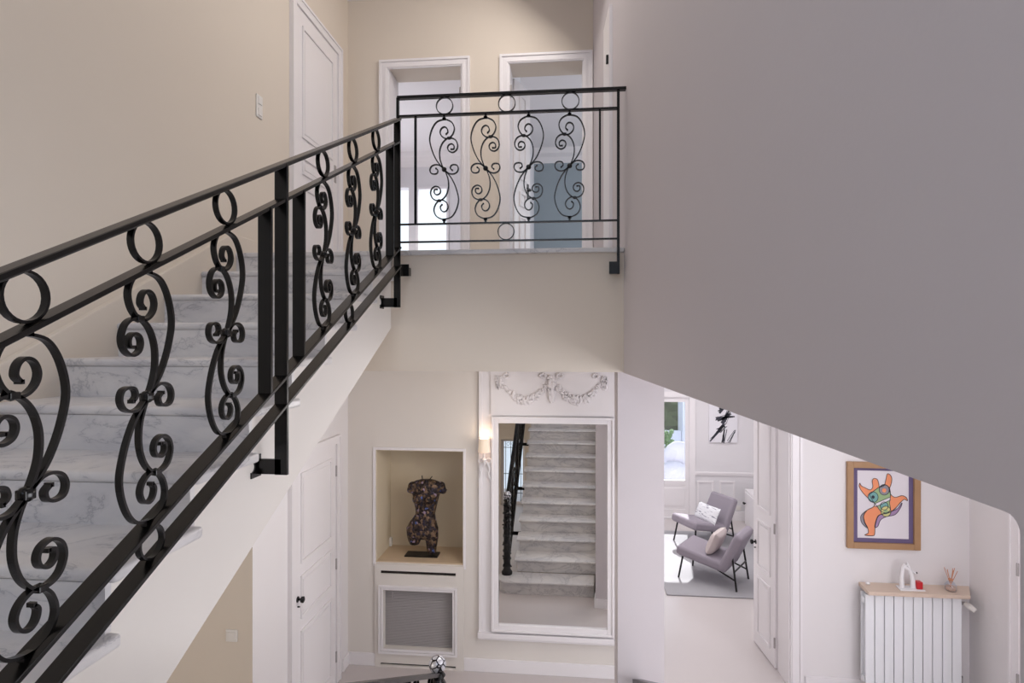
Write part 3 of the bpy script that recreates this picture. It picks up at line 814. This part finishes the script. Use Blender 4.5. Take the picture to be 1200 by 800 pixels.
sbx = PZ(868.5, 610, ZL).x
sb = thing('sideboard', 'low white sideboard along the right side of the living room', 'cabinet', (sbx, 9.6, ZL))
part(MB().box((sbx + .01, 8.3, ZL), (LXRW - .01, 10.75, ZL + .62)), 'body', WPAINT, sb, bevel=.005)
for k in range(3):
    y0 = 8.34 + k * .79; d = part(MB().box((sbx - .008, y0, ZL + .06), (sbx + .01, y0 + .77, ZL + .58)), 'door', WPAINT, sb, bevel=.004)
    h = MB().tube([(sbx - .04, y0 + .68, ZL + .40), (sbx - .04, y0 + .72, ZL + .40)], .02, 8); h.tube([(sbx - .04, y0 + .7, ZL + .4), (sbx - .006, y0 + .7, ZL + .4)], .01, 8)
    sub(h, 'knob', BLACKM, d)
fr = thing('photo_frame', 'small dark-edged frame leaning on the white sideboard', 'picture frame', (sbx + .1, 9.9, ZL + .62))
mx = Matrix.Translation((sbx + .14, 9.9, ZL + .62)) @ Matrix.Rotation(.3, 4, 'Y')
part(MB().box((-.01, -.15, .003), (.01, .15, .2), mx), 'frame', FRAMEW, fr); part(MB().box((-.013, -.12, .03), (-.009, .12, .17), mx), 'picture', CANVAS, fr)

# lounge chairs
def lounge(label, loc, rz):
    t = thing('lounge_chair', label, 'chair', loc, rz, group='grey lounge chairs in the living room')
    def slab(x0, z0, x1, z1, th, w0, w1):
        d = Vector((x1 - x0, 0, z1 - z0)).normalized(); n = Vector((-d.z, 0, d.x))
        a = Vector((x0, 0, z0)); b = Vector((x1, 0, z1)); m = MB()
        vs = []
        for pnt, w in ((a, w0), (b, w1)):
            for s in (-1, 1):
                for k in (0, 1): vs.append(pnt + Vector((0, s * w / 2, 0)) + n * th * k)
        return m.add(vs, [(0,1,3,2),(4,5,7,6),(0,1,5,4),(2,3,7,6),(1,3,7,5),(0,2,6,4)])
    part(slab(-.27, .20, .35, .32, .13, .56, .60), 'seat', GREYF, t, bevel=.045, seg=4, smooth=True)
    part(slab(-.20, .24, -.44, .74, -.12 + .24, .58, .54), 'backrest', GREYF, t, bevel=.045, seg=4, smooth=True)
    for s in (-1, 1):
        part(MB().tube([(.26, s * .22, .32), (.31, s * .26, 0)], .013, 8), 'leg', BLACKM, t)
        part(MB().tube([(-.40, s * .24, .42), (-.46, s * .26, 0)], .013, 8), 'leg', BLACKM, t)
        part(MB().tube([(-.18, s * .22, .22), (-.44, s * .25, .13)], .011, 8), 'brace', BLACKM, t)
    part(MB().tube([(-.43, -.25, .24), (-.43, .25, .24)], .011, 8), 'crossbar', BLACKM, t)
    return t
c1 = (1.87, 8.25); c2 = (2.06, 9.62)
lounge('grey lounge chair nearest the doorway, turned away with a pinkish cushion', (c1[0], c1[1], ZL + .016), math.radians(148))
lounge('grey lounge chair further back, holding a white printed cushion', (c2[0], c2[1], ZL + .016), math.radians(207))
def cushion(name, label, m, c, rz, loc, tilt=1.15, w=.42, h=.30, th=.13):
    mb = MB(); n = 14
    for s in (1, -1):
        vs = []; fs = []
        for i in range(n + 1):
            for j in range(n + 1):
                x = (i / n - .5); y = (j / n - .5)
                prof = max(0, (1 - (2*x)**4)) ** .5 * max(0, (1 - (2*y)**4)) ** .5
                pinch = 1 - .06 * (1 - abs(2*x)) * abs(2*y) - .06 * (1 - abs(2*y)) * abs(2*x)
                vs.append(Vector((s * th / 2 * prof, x * w * pinch, y * h * pinch)))
        for i in range(n):
            for j in range(n): fs.append((i*(n+1)+j, (i+1)*(n+1)+j, (i+1)*(n+1)+j+1, i*(n+1)+j+1))
        mb.add(vs, fs)
    M = Matrix.Translation((c[0], c[1], ZL + .016)) @ Matrix.Rotation(rz, 4, 'Z') @ Matrix.Translation(loc) @ Matrix.Rotation(tilt, 4, 'Y') 
    o = mb.build(name, m, smooth=True); o.matrix_world = M
    return tag(o, label, 'cushion')
cushion('cushion', 'pinkish beige cushion on the nearer grey lounge chair', PILLOWB, c1, math.radians(148), (-.12, .02, .52), -.40, .44, .32, .14)
cushion('cushion', 'white oblong cushion with grey script on the farther lounge chair', CUSHW, c2, math.radians(207), (-.10, .04, .47), -.45, .50, .28, .12)

# ------------------------------------------------------------------ outside the living-room window
terrace_z = ZL - .1
struct(MB().box((-8, Yfar + .25, terrace_z - .2), (12, 26, terrace_z)), 'floor_terrace', PAVE)
hedge = MB()
for k in range(160):
    hedge.ball((random.uniform(-2, 6), 20.2 + random.uniform(-.3, .4), random.uniform(-3.0, -1.1)), random.uniform(.5, .9), 8)
tag(hedge.build('hedge', HEDGE), 'tall dark green hedge beyond the terrace wall', 'hedge')
pr = PY(787, 500, 18.0)
q = PY(794.5, 480, 18.6)
tag(MB().box((-6, 18.0, terrace_z), (q.x - .01, 18.2, PY(783, 505, 18.0).z)).build('terrace_wall', OUTW), 'low white rendered wall at the end of the terrace', 'wall')
tag(MB().box((q.x, 17.8, terrace_z), (q.x + 4, 18.6, -.6)).build('house_wing', OUTW), 'bright white wing of the house outside the garden door', 'building')
gx = PY(790, 545, 13.2)
gc = thing('garden_armchair', 'pale covered armchair on the terrace behind the glass', 'chair', (gx.x, 13.2, terrace_z))
part(MB().ball((gx.x, 13.2, terrace_z + .4), .36, 16, (1, 1, .8)), 'seat', GCUSH, gc, smooth=True)
part(MB().ball((gx.x + .15, 13.5, terrace_z + .75), .34, 16, (1, .5, 1)), 'backrest', GCUSH, gc, smooth=True)
gp = PY(779.5, 524, 16.5)
po = thing('potted_plant', 'small potted plant on the terrace by the white wall', 'plant', (gp.x, 16.5, terrace_z))
part(MB().lathe([(.16, 0), (.22, .4), (.2, .42)], (gp.x, 16.5, terrace_z), 14), 'pot', PLASTIC, po)
m = MB()
for k in range(30): a = random.uniform(0, 6.28); r = random.uniform(.02, .25); m.ball((gp.x + r*math.cos(a), 16.5 + r*math.sin(a), terrace_z + .45 + random.uniform(0, .45)), .07, 6)
part(m, 'foliage', LEAF, po)

# ------------------------------------------------------------------ trumeau mirror
def bk(u0, v0, u1, v1, y=YB, uc=None):
    uc = uc or (u0 + u1) / 2; vc = (v0 + v1) / 2
    return PY(u0, vc, y).x, PY(u1, vc, y).x, PY(uc, v1, y).z, PY(uc, v0, y).z
ux0 = PY(562, 600, YB).x; ux1 = PY(733, 600, YB).x
zb = PY(640, 741, YB).z; zi0, zi1 = PY(640, 735, YB - .06).z, PY(650, 496.5, YB - .06).z
mi0, mi1 = PY(585.5, 600, YB - .06).x, PY(712, 600, YB - .06).x
tr = thing('trumeau_mirror', 'tall mirror in a white panelled surround with a plaster garland above', 'mirror', ((ux0 + ux1) / 2, YB, zb))
part(MB().box((ux0, YB - .03, zb), (ux1, YB - .001, ZC - .002)), 'backing_panel', WPAINT, tr)
sx0 = PY(575, 600, YB - .05).x; sx1 = PY(720.5, 600, YB - .05).x
part(MB().box((sx0, YB - .05, PY(640, 487, YB - .05).z), (sx1, YB - .03, ZC - .002)), 'frieze_panel', PLASTER, tr)
m = frame_mb(lambda a, z, d: (a, YB - .03 - d, z), sx0 + .01, sx1 - .005, zi0 - .06, zi1 + .065, .065, 0, .035, True)
for w, d in ((.022, .05),):
    q = frame_mb(lambda a, z, dd: (a, YB - .03 - dd, z), sx0 + .01, sx1 - .005, zi0 - .06, zi1 + .065, w, .035, d, True); m.add(q.v, q.f)
part(m, 'frame', WPAINT, tr, bevel=.004)
part(MB().box((mi0 - .01, YB - .04, zi0 - .01), (mi1 + .01, YB - .032, zi1 + .01)), 'mirror_glass', MIRROR, tr)
part(MB().box((ux0 - .01, YB - .075, zb - .05), (ux1, YB - .001, zb)).box((ux0, YB - .06, zb - .07), (ux1, YB - .001, zb - .05)), 'ledge', WPAINT, tr, bevel=.006)
# stiles at the side
part(MB().box((ux0, YB - .045, zb), (ux0 + .03, YB - .03, ZC - .002)), 'stile', WPAINT, tr)
g = MB(); rnd = random.Random(3)
yy = YB - .055
zc_ = PY(646, 448, yy).z
def swag(a, b, ztop_, drop):
    for k in range(46):
        t = k / 45; x = a + (b - a) * t; z = ztop_ - drop * 4 * t * (1 - t); fat = .35 + .65 * math.sin(PI * t)
        for j in range(4):
            g.ball((x + rnd.uniform(-.016, .016), yy - rnd.uniform(0, .014) * fat, z + rnd.uniform(-.04, .04) * fat), rnd.uniform(.009, .018) * (.6 + .5*fat), 6)
xa, xm, xb = PY(584, 450, yy).x, PY(646, 450, yy).x, PY(708, 450, yy).x
swag(xa, xm, PY(640, 443, yy).z, .21); swag(xm, xb, PY(640, 443, yy).z, .21)
for k in range(40):
    t = k / 39; g.ball((xm + rnd.uniform(-.03, .03) * (1 - .5*t), yy - .01, PY(646, 441, yy).z - .24 * t), .016 + .01*(1-abs(2*t-1)), 6)
for x in (xa, xb):
    for k in range(26):
        t = k / 25; g.ball((x + rnd.uniform(-.03, .03) * (1 - .4*t), yy - .006, PY(646, 441, yy).z - .12 * t), .014, 6)
for x in (xa + .08, xm - .08, xm + .08, xb - .08):
    for k in range(8):
        a = k * PI / 4; g.ball((x + .028*math.cos(a), yy - .006, PY(646, 440, yy).z + .018*math.sin(a)), .012, 6)
part(g, 'garland', PLASTER, tr, smooth=True)

# wall lamp on the surround
sc0 = PY(567.5, 540, YB - .12)
lamp = thing('wall_lamp', 'small lit wall lamp with cream shade and white ribbon bow beside the mirror', 'lamp', (sc0.x, YB - .045, sc0.z))
zs1, zs0 = PY(567, 513.5, YB - .12).z, PY(567, 529.5, YB - .12).z
m = MB(); n = 24
for i, (r, z) in enumerate(((.058, zs0), (.050, zs1))): pass
vs = []; 
for r, z in ((.060, zs0), (.050, zs1), (.047, zs1), (.057, zs0)):
    vs += [(sc0.x + r*math.cos(2*PI*k/n), YB - .12 + r*math.sin(2*PI*k/n), z) for k in range(n)]
m.add(vs, [(i*n+k, i*n+(k+1)%n, ((i+1)%4)*n+(k+1)%n, ((i+1)%4)*n+k) for i in range(4) for k in range(n)])
part(m, 'lamp_shade', SHADE, lamp, smooth=True)
part(MB().lathe([(.008, 0), (.014, .02), (.016, .04), (.005, .07)], (sc0.x, YB - .12, zs0 + .01), 12), 'bulb', BULB, lamp, smooth=True)
zk = PY(567, 538, YB - .1).z
part(MB().lathe([(.006, -.02), (.022, 0), (.016, .012), (.009, .02), (.009, .075)], (sc0.x, YB - .12, zk), 12), 'candle_holder', PORC, lamp, smooth=True)
part(MB().tube([(sc0.x, YB - .12, zk - .01), (sc0.x, YB - .10, zk - .05), (sc0.x, YB - .05, zk - .04)], .009, 8), 'arm', PORC, lamp)
m = MB()
for s in (-1, 1):
    c = (sc0.x + s * .036, zk - .018); pts = [(c[0] + .026*math.cos(2*PI*k/14), c[1] + .022*math.sin(2*PI*k/14)) for k in range(14)]
    m.ribbon(pts, lambda p, q, o: Vector((p, YB - .07 + o, q)), .010, .02, True)
    m.ribbon(cr([(sc0.x, zk - .02), (sc0.x + s*.030, zk - .06), (sc0.x + s*.045, zk - .10), (sc0.x + s*.036, zk - .15), (sc0.x + s*.06, zk - .21)]), lambda p, q, o: Vector((p, YB - .065 + o, q)), .012, .012)
part(m, 'ribbon_bow', PORC, lamp, smooth=True)

# ------------------------------------------------------------------ radiator cover below the niche
rcv = thing('radiator_cover', 'painted radiator cover with a framed grey mesh panel below the niche', 'radiator cover', ((bx0 + bx1) / 2, YB, ZL))
cz1 = PY(490, 667, YB).z
part(wallgrid('y', YB - .022, .021, (bx0, bx1), (ZL + .0, cz1 + .05), [(rad0, rad1, rz0, rz1), (rad0 - .03, rad1 + .03, PY(490, 672.5, YB).z, PY(490, 668.8, YB).z), (rad0 - .03, rad1 + .03, PY(490, 779.3, YB).z, PY(490, 777, YB).z)]), 'panel', LPAINT, rcv)
part(rectframe(rad0 - .045, rad1 + .045, rz0 - .045, rz1 + .045, YB - .022, .02, .02), 'outer_moulding', WPAINT, rcv)
part(rectframe(rad0 - .02, rad1 + .02, rz0 - .02, rz1 + .02, YB - .022, .02, .012), 'inner_moulding', WPAINT, rcv)
for (za, zb_) in ((668.8, 672.5), (777, 779.3)):
    part(MB().box((rad0 - .03, YB - .004, PY(490, zb_, YB).z), (rad1 + .03, YB - .001, PY(490, za, YB).z)), 'vent_slot', DARK, rcv)
part(MB().box((rad0 - .02, YB + .05, rz0 - .02), (rad1 + .02, YB + .06, rz1 + .02)), 'mesh_panel', GRILLE, rcv)
m = MB()
for k in range(46):
    z = rz0 + .01 + k * (rz1 - rz0 - .02) / 45; m.box((rad0, YB + .04, z), (rad1, YB + .05, z + .004))
m.box((rad0 + .07, YB + .036, rz1 - .125), (rad1, YB + .05, rz1 - .117)); m.box((rad0 + .07, YB + .036, rz1 - .20), (rad1, YB + .05, rz1 - .192)); m.box((rad0 + .07, YB + .036, rz1 - .125), (rad0 + .078, YB + .05, rz1 - .04))
part(m, 'mesh_wires', GRILLE, rcv)

# ------------------------------------------------------------------ torso in the niche
ty = YB + .20
tp = PY(498, 645, ty); tz = nz0 + .012
st = thing('torso_sculpture', 'dark mosaic female torso on a thin black base standing in the wall niche', 'sculpture', (tp.x, ty, tz))
bb0, bb1 = PY(476, 645, ty).x, PY(512, 645, ty).x
part(MB().box((bb0, ty - .07, tz), (bb1 + .02, ty + .07, tz + .012)), 'base', BLACKM, st)
K = 5.9 / 690.0 * 1.0
def tq(u, v): r = PY(u, v, ty); return r.x, r.z
m = MB()
def loft(m, rows, n=20):
    vs = []; fs = []
    for (ul, ur_, v, dep, yo) in rows:
        xl, z = tq(ul, v); xr, _ = tq(ur_, v); cx = (xl + xr) / 2; rx = (xr - xl) / 2
        vs += [(cx + rx*math.cos(2*PI*k/n), ty + yo + dep*math.sin(2*PI*k/n), z) for k in range(n)]
    for i in range(len(rows) - 1):
        for k in range(n): fs.append((i*n+k, i*n+(k+1)%n, (i+1)*n+(k+1)%n, (i+1)*n+k))
    fs += [tuple(range(n)), tuple((len(rows)-1)*n + k for k in range(n))[::-1]]
    m.add(vs, fs)
# trunk
loft(m, [(494,507,561,.03,0),(486,514,563,.045,0),(482,518,566,.058,0),(482,517.5,573,.07,0),(483.5,515,580,.075,0),(485,513,588,.07,0),(486.5,511.5,595,.062,0),(487,510,601,.06,0),(484,511,606,.068,0),(479,512,612,.078,.01),(476.5,513,619,.085,.015),(476,513.5,625,.085,.015),(477,513.5,630,.07,.01)])
# legs
loft(m, [(476,495,617,.07,.01),(476.5,494,626,.068,.01),(478.5,493,633,.06,0),(481,491,637.5,.045,0)])
loft(m, [(495,513.5,617,.07,.01),(497,513.5,626,.065,.005),(499,513,634,.055,0),(500,511.5,642,.048,0),(501,511,647.5,.045,0)])
# shoulders stumps
for (u, v, r) in ((483.5, 569.5, .040), (516.5, 569.5, .040), (481, 573.5, .030), (519.5, 574.5, .030)): 
    x, z = tq(u, v); m.ball((x, ty, z), r * 1.25, 14)
for u in (490.5, 504.5):
    x, z = tq(u, 583); m.ball((x, ty - .058, z), .050, 14)
o = part(m, 'body', MOSAIC, st, smooth=True)
rm = o.modifiers.new('remesh', 'REMESH'); rm.mode = 'VOXEL'; rm.voxel_size = .009; rm.use_smooth_shade = True
smm = o.modifiers.new('smooth', 'SMOOTH'); smm.factor = .6; smm.iterations = 6
m = MB()
for (u, v, u2, v2) in ((495, 561, 494.5, 557), (503, 562, 506.5, 558), (521, 573, 524, 574)):
    a = tq(u, v); b = tq(u2, v2); m.tube([(a[0], ty, a[1]), (b[0], ty, b[1])], .005, 6)
part(m, 'wire_end', BLACKM, st)
pl = PY(457, 634, NB - .03)
tag(MB().box((pl.x - .02, NB - .05, tz), (pl.x + .02, NB - .005, tz + .09)).build('socket_box', PLASTIC, bevel=.004), 'small white plastic box in the back left corner of the niche', 'socket')

# ------------------------------------------------------------------ switches
def switch(name, label, M, w=.085, h=.085, n=1):
    t = thing(name, label, 'switch', tuple(M @ Vector((0, 0, 0))))
    part(MB().box((-w/2, 0, -h/2), (w/2, .01, h/2), M), 'plate', PLASTIC, t, bevel=.003)
    for k in range(n):
        z = (k - (n-1)/2) * h / n; part(MB().box((-w*.3, .01, z - h/n*.3), (w*.3, .016, z + h/n*.3), M), 'rocker', PLASTIC, t)
    return t
s = PX(303, 125, XL); switch('light_switch', 'double white light switch on the upper left wall', Matrix.Translation((XL, s.y, s.z)) @ Matrix.Rotation(-PI/2, 4, 'Z'), .08, .16, 2)
s = PY(272, 744, YK); switch('light_switch', 'small white switch on the shaded wall under the stairs', Matrix.Translation((s.x, YK, s.z)) @ Matrix.Rotation(PI, 4, 'Z'))
s = PY(865.5, 595, Yfar); switch('wall_socket', 'small socket low on the living room far wall', Matrix.Translation((s.x, Yfar - .001, s.z)) @ Matrix.Rotation(PI, 4, 'Z'))

# ------------------------------------------------------------------ framed picture
ay = YB - .03
ap = PY(993, 540, ay); aq = PY(1079, 643, ay)
ax0, ax1, az0, az1 = ap.x, aq.x, PY(1036, 643.5, ay).z, PY(1000, 541, ay).z
pf = thing('framed_picture', 'wood-framed picture of an orange abstract form on the hall wall', 'picture', ((ax0+ax1)/2, ay, az0))
part(rectframe(ax0, ax1, az0, az1, YB - .001, .055, .035), 'frame', FRAMEW, pf, bevel=.004)
part(MB().box((ax0 + .05, YB - .012, az0 + .05), (ax1 - .05, YB - .001, az1 - .05)), 'mount', ARTP, pf)
mx0, mx1, mz0, mz1 = ax0 + .095, ax1 - .095, az0 + .095, az1 - .08
part(MB().box((mx0, YB - .015, mz0), (mx1, YB - .012, mz1)), 'paper', ARTW, pf)
# zoomed sheet coordinates: x 152..600, y 128..692
def AR(x, y): return (mx0 + (mx1 - mx0) * (x - 152) / 448, mz1 - (mz1 - mz0) * (y - 128) / 564)
def blob(pts, y): 
    P = cr(list(pts) + [pts[0]], 5)[:-1]
    return [AR(*p) for p in P], y
def flat(m, P, y, d=.0006): m.prism(P, lambda p, q, dd: Vector((p, dd, q)), y, y - d); return m
def outline(m, P, y, w=.006): m.ribbon(P, lambda p, q, o: Vector((p, y + o, q)), w, .0008, True)
body = [(172,232),(185,255),(215,270),(262,288),(285,262),(280,215),(296,192),(325,200),(338,235),(345,262),(385,248),(402,190),(412,152),(436,158),(452,190),(445,240),(432,275),(440,318),(480,345),(540,330),(578,345),(588,372),(560,362),(530,385),(490,430),(440,470),(380,488),(340,500),(318,540),(305,600),(302,655),(285,672),(215,668),(245,648),(240,605),(215,560),(205,505),(235,460),(290,430),(300,400),(262,375),(235,350),(195,310),(165,262)]
lil = [(430,470),(500,440),(540,390),(528,430),(480,490),(400,510),(352,540),(330,590),(302,600),(318,530),(345,495)]
lil2 = [(236,458),(195,490),(178,520),(190,570),(240,610),(212,560),(205,505)]
m = MB(); P, _ = blob(lil, 0); flat(m, P, YB - .0150); part(m, 'lilac_shape', ARTL, pf)
m = MB(); P2, _ = blob(lil2, 0); flat(m, P2, YB - .0150); part(m, 'grey_shape', ARTE, pf)
m = MB(); PB, _ = blob(body, 0); flat(m, PB, YB - .0157); part(m, 'orange_shape', ARTO, pf)
def disc(cx, cy, r, y, mname, mt, r2=0):
    n = 24; P = [AR(cx + r*math.cos(2*PI*k/n), cy + r*math.sin(2*PI*k/n)) for k in range(n)]
    part(flat(MB(), P, y), mname, mt, pf); return P
mid_ = [(255,330),(290,300),(345,262),(400,245),(432,275),(440,330),(432,390),(438,450),(400,478),(352,460),(320,420),(300,400)]
PM, _ = blob(mid_, 0); part(flat(MB(), PM, YB - .0164), 'green_shape', ARTG, pf)
rings = [disc(288, 348, 44, YB - .0171, 'teal_disc', ARTT), disc(385, 285, 44, YB - .0171, 'grey_disc', ARTE), disc(400, 465, 44, YB - .0171, 'yellow_disc', ARTY), disc(385, 420, 34, YB - .0168, 'teal_disc', ARTT)]
disc(288, 348, 14, YB - .0178, 'ink_dot', ARTK); disc(385, 290, 18, YB - .0178, 'orange_dot', ARTO); disc(400, 470, 20, YB - .0178, 'green_disc', ARTG)
bar_ = [AR(298, 405), AR(435, 345), AR(442, 368), AR(308, 430)]
part(flat(MB(), bar_, YB - .0178), 'pale_band', ARTW, pf)
m = MB()
for P in [P, P2, PB, PM] + rings: outline(m, P, YB - .0186, .005)
outline(m, bar_, YB - .0186, .005)
part(m, 'ink_outline', ARTK, pf)

# ------------------------------------------------------------------ radiator and shelf
ry = YB - .17
r0, r1 = PY(1014, 740, ry).x, PY(1127.5, 740, ry).x
rtop = PY(1070, 698.5, ry).z; rbot = ZL + .13
rad = thing('radiator', 'white ten-section radiator standing against the hall wall under a shelf', 'radiator', ((r0+r1)/2, YB - .1, ZL))
w = (r1 - r0) / 10
for k in range(10):
    x = r0 + k * w
    m = MB(); m.box((x + .003, ry, rbot), (x + w - .003, ry + .012, rtop)); m.box((x + w*.38, ry + .012, rbot + .02), (x + w*.62, ry + .09, rtop - .02)); m.box((x + .006, ry + .09, rbot + .01), (x + w - .006, ry + .1, rtop - .01))
    m.box((x, ry + .03, rtop - .09), (x + w, ry + .07, rtop - .04)); m.box((x, ry + .03, rbot + .04), (x + w, ry + .07, rbot + .09))
    part(m, 'section', RADM, rad, bevel=.003)
for x in (r0 + .1, r1 - .1):
    part(MB().box((x - .02, ry + .03, ZL), (x + .02, ry + .08, rbot + .06)), 'foot', RADM, rad)
va = PY(1132, 707, ry + .02)
o = part(MB().tube([(r1, ry + .04, rtop - .06), (r1 + .05, ry + .04, rtop - .06)], .014, 10), 'valve', CHROME, rad)
sub(MB().tube([(r1 + .04, ry + .03, rtop - .055), (r1 + .06, ry + .0, rtop - .07), (r1 + .09, ry - .03, rtop - .095)], [.02, .026, .022], 12), 'thermostat_knob', PLASTIC, o)
part(MB().tube([(r1 - .01, ry + .06, ZL), (r1 + .03, ry + .06, ZL + .1), (r1 + .03, ry + .06, ZL + .25), (r1, ry + .05, rbot + .06)], .012, 8), 'pipe', CHROME, rad)
shz = rtop + .02
sh = tag(MB().prism([(PY(1006, 685, YB).x, YB - .001), (PY(1018, 695, ry - .05).x, ry - .05), (PY(1137.5, 694, ry - .05).x, ry - .05), (PY(1135.5, 690, YB).x, YB - .001)], lambda p, q, d: Vector((p, q, d)), rtop + .012, rtop + .045).build('radiator_shelf', SHELF, bevel=.004), 'pale wooden shelf board fixed above the white radiator', 'shelf')
szt = rtop + .045
# figurine
fx = PY(1064, 688, YB - .12).x; fy = YB - .12
fg = thing('figurine', 'white porcelain figurine with a red box on the radiator shelf', 'figurine', (fx, fy, szt))
def fp(u, v): r = PY(u, v, fy); return (r.x, r.z)
b0 = fp(1051, 691); b1 = fp(1080, 691)
def Lz(v): return szt + (691 - v) * (5.5 / 690) * .93
def lx(u): return PY(u, 690, fy).x
m = MB()
m.prism([(lx(1051), fy - .06), (lx(1081), fy - .05), (lx(1079), fy + .05), (lx(1053), fy + .05)], lambda p, q, d: Vector((p, q, d)), szt, szt + .012)
part(m, 'base', PORC, fg, bevel=.004)
m = MB()
m.tube([(lx(1057), fy, szt + .01), (lx(1056.5), fy, Lz(678)), (lx(1058), fy, Lz(665)), (lx(1060), fy, Lz(661))], [.022, .018, .014, .006], 10)
m.tube([(lx(1070), fy, szt + .01), (lx(1069.5), fy, Lz(680)), (lx(1066), fy, Lz(668)), (lx(1063), fy, Lz(659.5))], [.024, .020, .016, .006], 10)
m.tube([(lx(1058), fy, Lz(664)), (lx(1064), fy, Lz(667)), (lx(1073), fy, Lz(672))], [.012, .014, .009], 10)
m.tube([(lx(1058), fy, Lz(667)), (lx(1063), fy, Lz(662)), (lx(1066), fy, Lz(668))], .012, 8)
part(m, 'body', PORC, fg, smooth=True)
part(MB().ball((lx(1074), fy, Lz(671.5)), .009, 8), 'nose', DARK, fg)
part(MB().box((lx(1072), fy - .035, szt + .012), (lx(1079), fy + .02, Lz(681))), 'red_box', RED, fg, bevel=.003)
# reed diffuser
gx_, gy = PY(1114, 690, YB - .12).x, YB - .12
rd = thing('reed_diffuser', 'glass bottle of copper-coloured reeds at the right end of the shelf', 'diffuser', (gx_, gy, szt))
part(MB().lathe([(.04, 0), (.046, .01), (.046, .05), (.03, .075), (.016, .085), (.016, .10), (.013, .10), (.013, .083), (.027, .07), (.042, .048), (.042, .006)], (gx_, gy, szt + .001), 20), 'bottle', GLASS, rd, smooth=True)
part(MB().lathe([(.038, 0), (.04, .03)], (gx_, gy, szt + .008), 20), 'oil', mat('pale_amber_oil', rgb(215, 175, 150), .2), rd)
part(MB().lathe([(.018, 0), (.018, .014)], (gx_, gy, szt + .09), 16), 'collar', BRASS, rd)
for k in range(7):
    a = k * 2.4; e = .055; part(MB().tube([(gx_ - .01*math.cos(a), gy - .01*math.sin(a), szt + .02), (gx_ + e*math.cos(a) * (1 if k % 2 else .6), gy + e*math.sin(a)*.6, szt + .20 - .004*k)], .0025, 6), 'reed', BRASS, rd)
kx = PY(1017, 683, YB - .06).x
tag(MB().ball((kx, YB - .06, szt + .012), .016, 10, (1.3, 1, .75)).build('pebble', PORC), 'tiny white knob lying at the left end of the radiator shelf', 'ornament')

# ------------------------------------------------------------------ light
def area(name, loc, rot, sx, sy, power, col=(1, 1, 1)):
    l = bpy.data.lights.new(name, 'AREA'); l.shape = 'RECTANGLE'; l.size = sx; l.size_y = sy; l.energy = power; l.color = col
    o = bpy.data.objects.new(name, l); C.objects.link(o); o.location = loc; o.rotation_euler = rot; return o
WARM = (1, .93, .85); COOL = (.82, .9, 1)
area('stairwell_fill', (-.3, 2.4, 3.30), (0, .55, 0), 1.0, 2.8, 27, (1, .94, .85))  # added fill under the closed ceiling, tilted away from the right wall
area('gallery_fill', (-.35, 4.6, 3.25), (0, .7, 0), .8, 1.2, 22, (1, .94, .88))  # unseen fill added to brighten the gallery walls and upper left door
area('landing_window', (-.7, -1.45, 1.4), (PI/2, 0, 0), 2.0, 2.6, 17, (.60, .74, 1))
area('lower_hall_fill', (-.2, 4.35, -.44), (0, .7, 0), .7, .7, 13, (1, .95, .89))  # added unseen panel, tilted to lift the lower left wall and door
area('right_hall_fill_top', (2.1, 4.0, ZC - .02), (0, 0, 0), 2.0, 2.4, 15, (.94, .96, 1))  # overhead fill added for the right hall, no fixture there
area('right_hall_fill_near', (2.3, -1.25, -1.6), (PI/2, 0, .15), 2.0, 2.4, 15, (.93, .96, 1))  # added fill before a solid wall, brightens pier front and radiator
area('right_hall_fill_side', (3.5, 1.6, -1.4), (PI/2, 0, PI/2), 2.4, 2.0, 110, (.93, .95, 1))  # added fill, no window in this wall; lights the stair side through the opening
area('alcove_fill', (-3.9, 1.4, -1.9), (PI/2, 0, -PI/2), 1.6, 1.6, 24, (1, .95, .89))  # added fill inside the alcove to raise its dark wall
area('living_fill', (1.6, 8.4, ZC - .03), (0, 0, 0), 3.0, 3.5, 78, (1, .98, .98))  # unseen overhead fill added to brighten the living room
area('upper_room_fill', (-3.35, 8.0, 1.9), (PI/2, 0, -PI/2), 2.0, 1.8, 22, (.85, .91, 1))  # fill added along the solid side wall, hidden from the doorway
area('blue_room_fill', (2.55, 8.0, 1.9), (PI/2, 0, PI/2), 2.0, 1.8, 45, (.88, .93, 1))  # added sideways fill for ceiling and blue wall, no window on this side
pl_ = bpy.data.lights.new('wall_lamp_bulb', 'POINT'); pl_.energy = .45; pl_.color = (1, .72, .45); pl_.shadow_soft_size = .02
o = bpy.data.objects.new('wall_lamp_bulb', pl_); C.objects.link(o); o.location = (sc0.x, YB - .12, zs1 + .01)
sl = bpy.data.lights.new('sun', 'SUN'); sl.energy = 11; sl.angle = .01; sl.color = (1, .96, .9)
o = bpy.data.objects.new('sun', sl); C.objects.link(o)
o.rotation_euler = Vector((-.12, -.80, -.55)).to_track_quat('-Z', 'Y').to_euler()
w = bpy.data.worlds.new('world'); bpy.context.scene.world = w; w.use_nodes = True
w.node_tree.nodes['Background'].inputs[0].default_value = (.82, .91, 1, 1)
w.node_tree.nodes['Background'].inputs[1].default_value = 1.3

# ------------------------------------------------------------------ camera
cam = bpy.data.cameras.new('camera'); co = bpy.data.objects.new('camera', cam); C.objects.link(co)
cam.sensor_width = 36; cam.lens = 36 * F / 1200; cam.clip_start = .05
co.location = (0, 0, 0); co.rotation_euler = (PI/2, 0, PSI)
bpy.context.scene.camera = co
vs_ = bpy.context.scene.view_settings
vs_.view_transform = 'Standard'; vs_.look = 'None'; vs_.gamma = 1; vs_.exposure = 0; vs_.use_curve_mapping = False
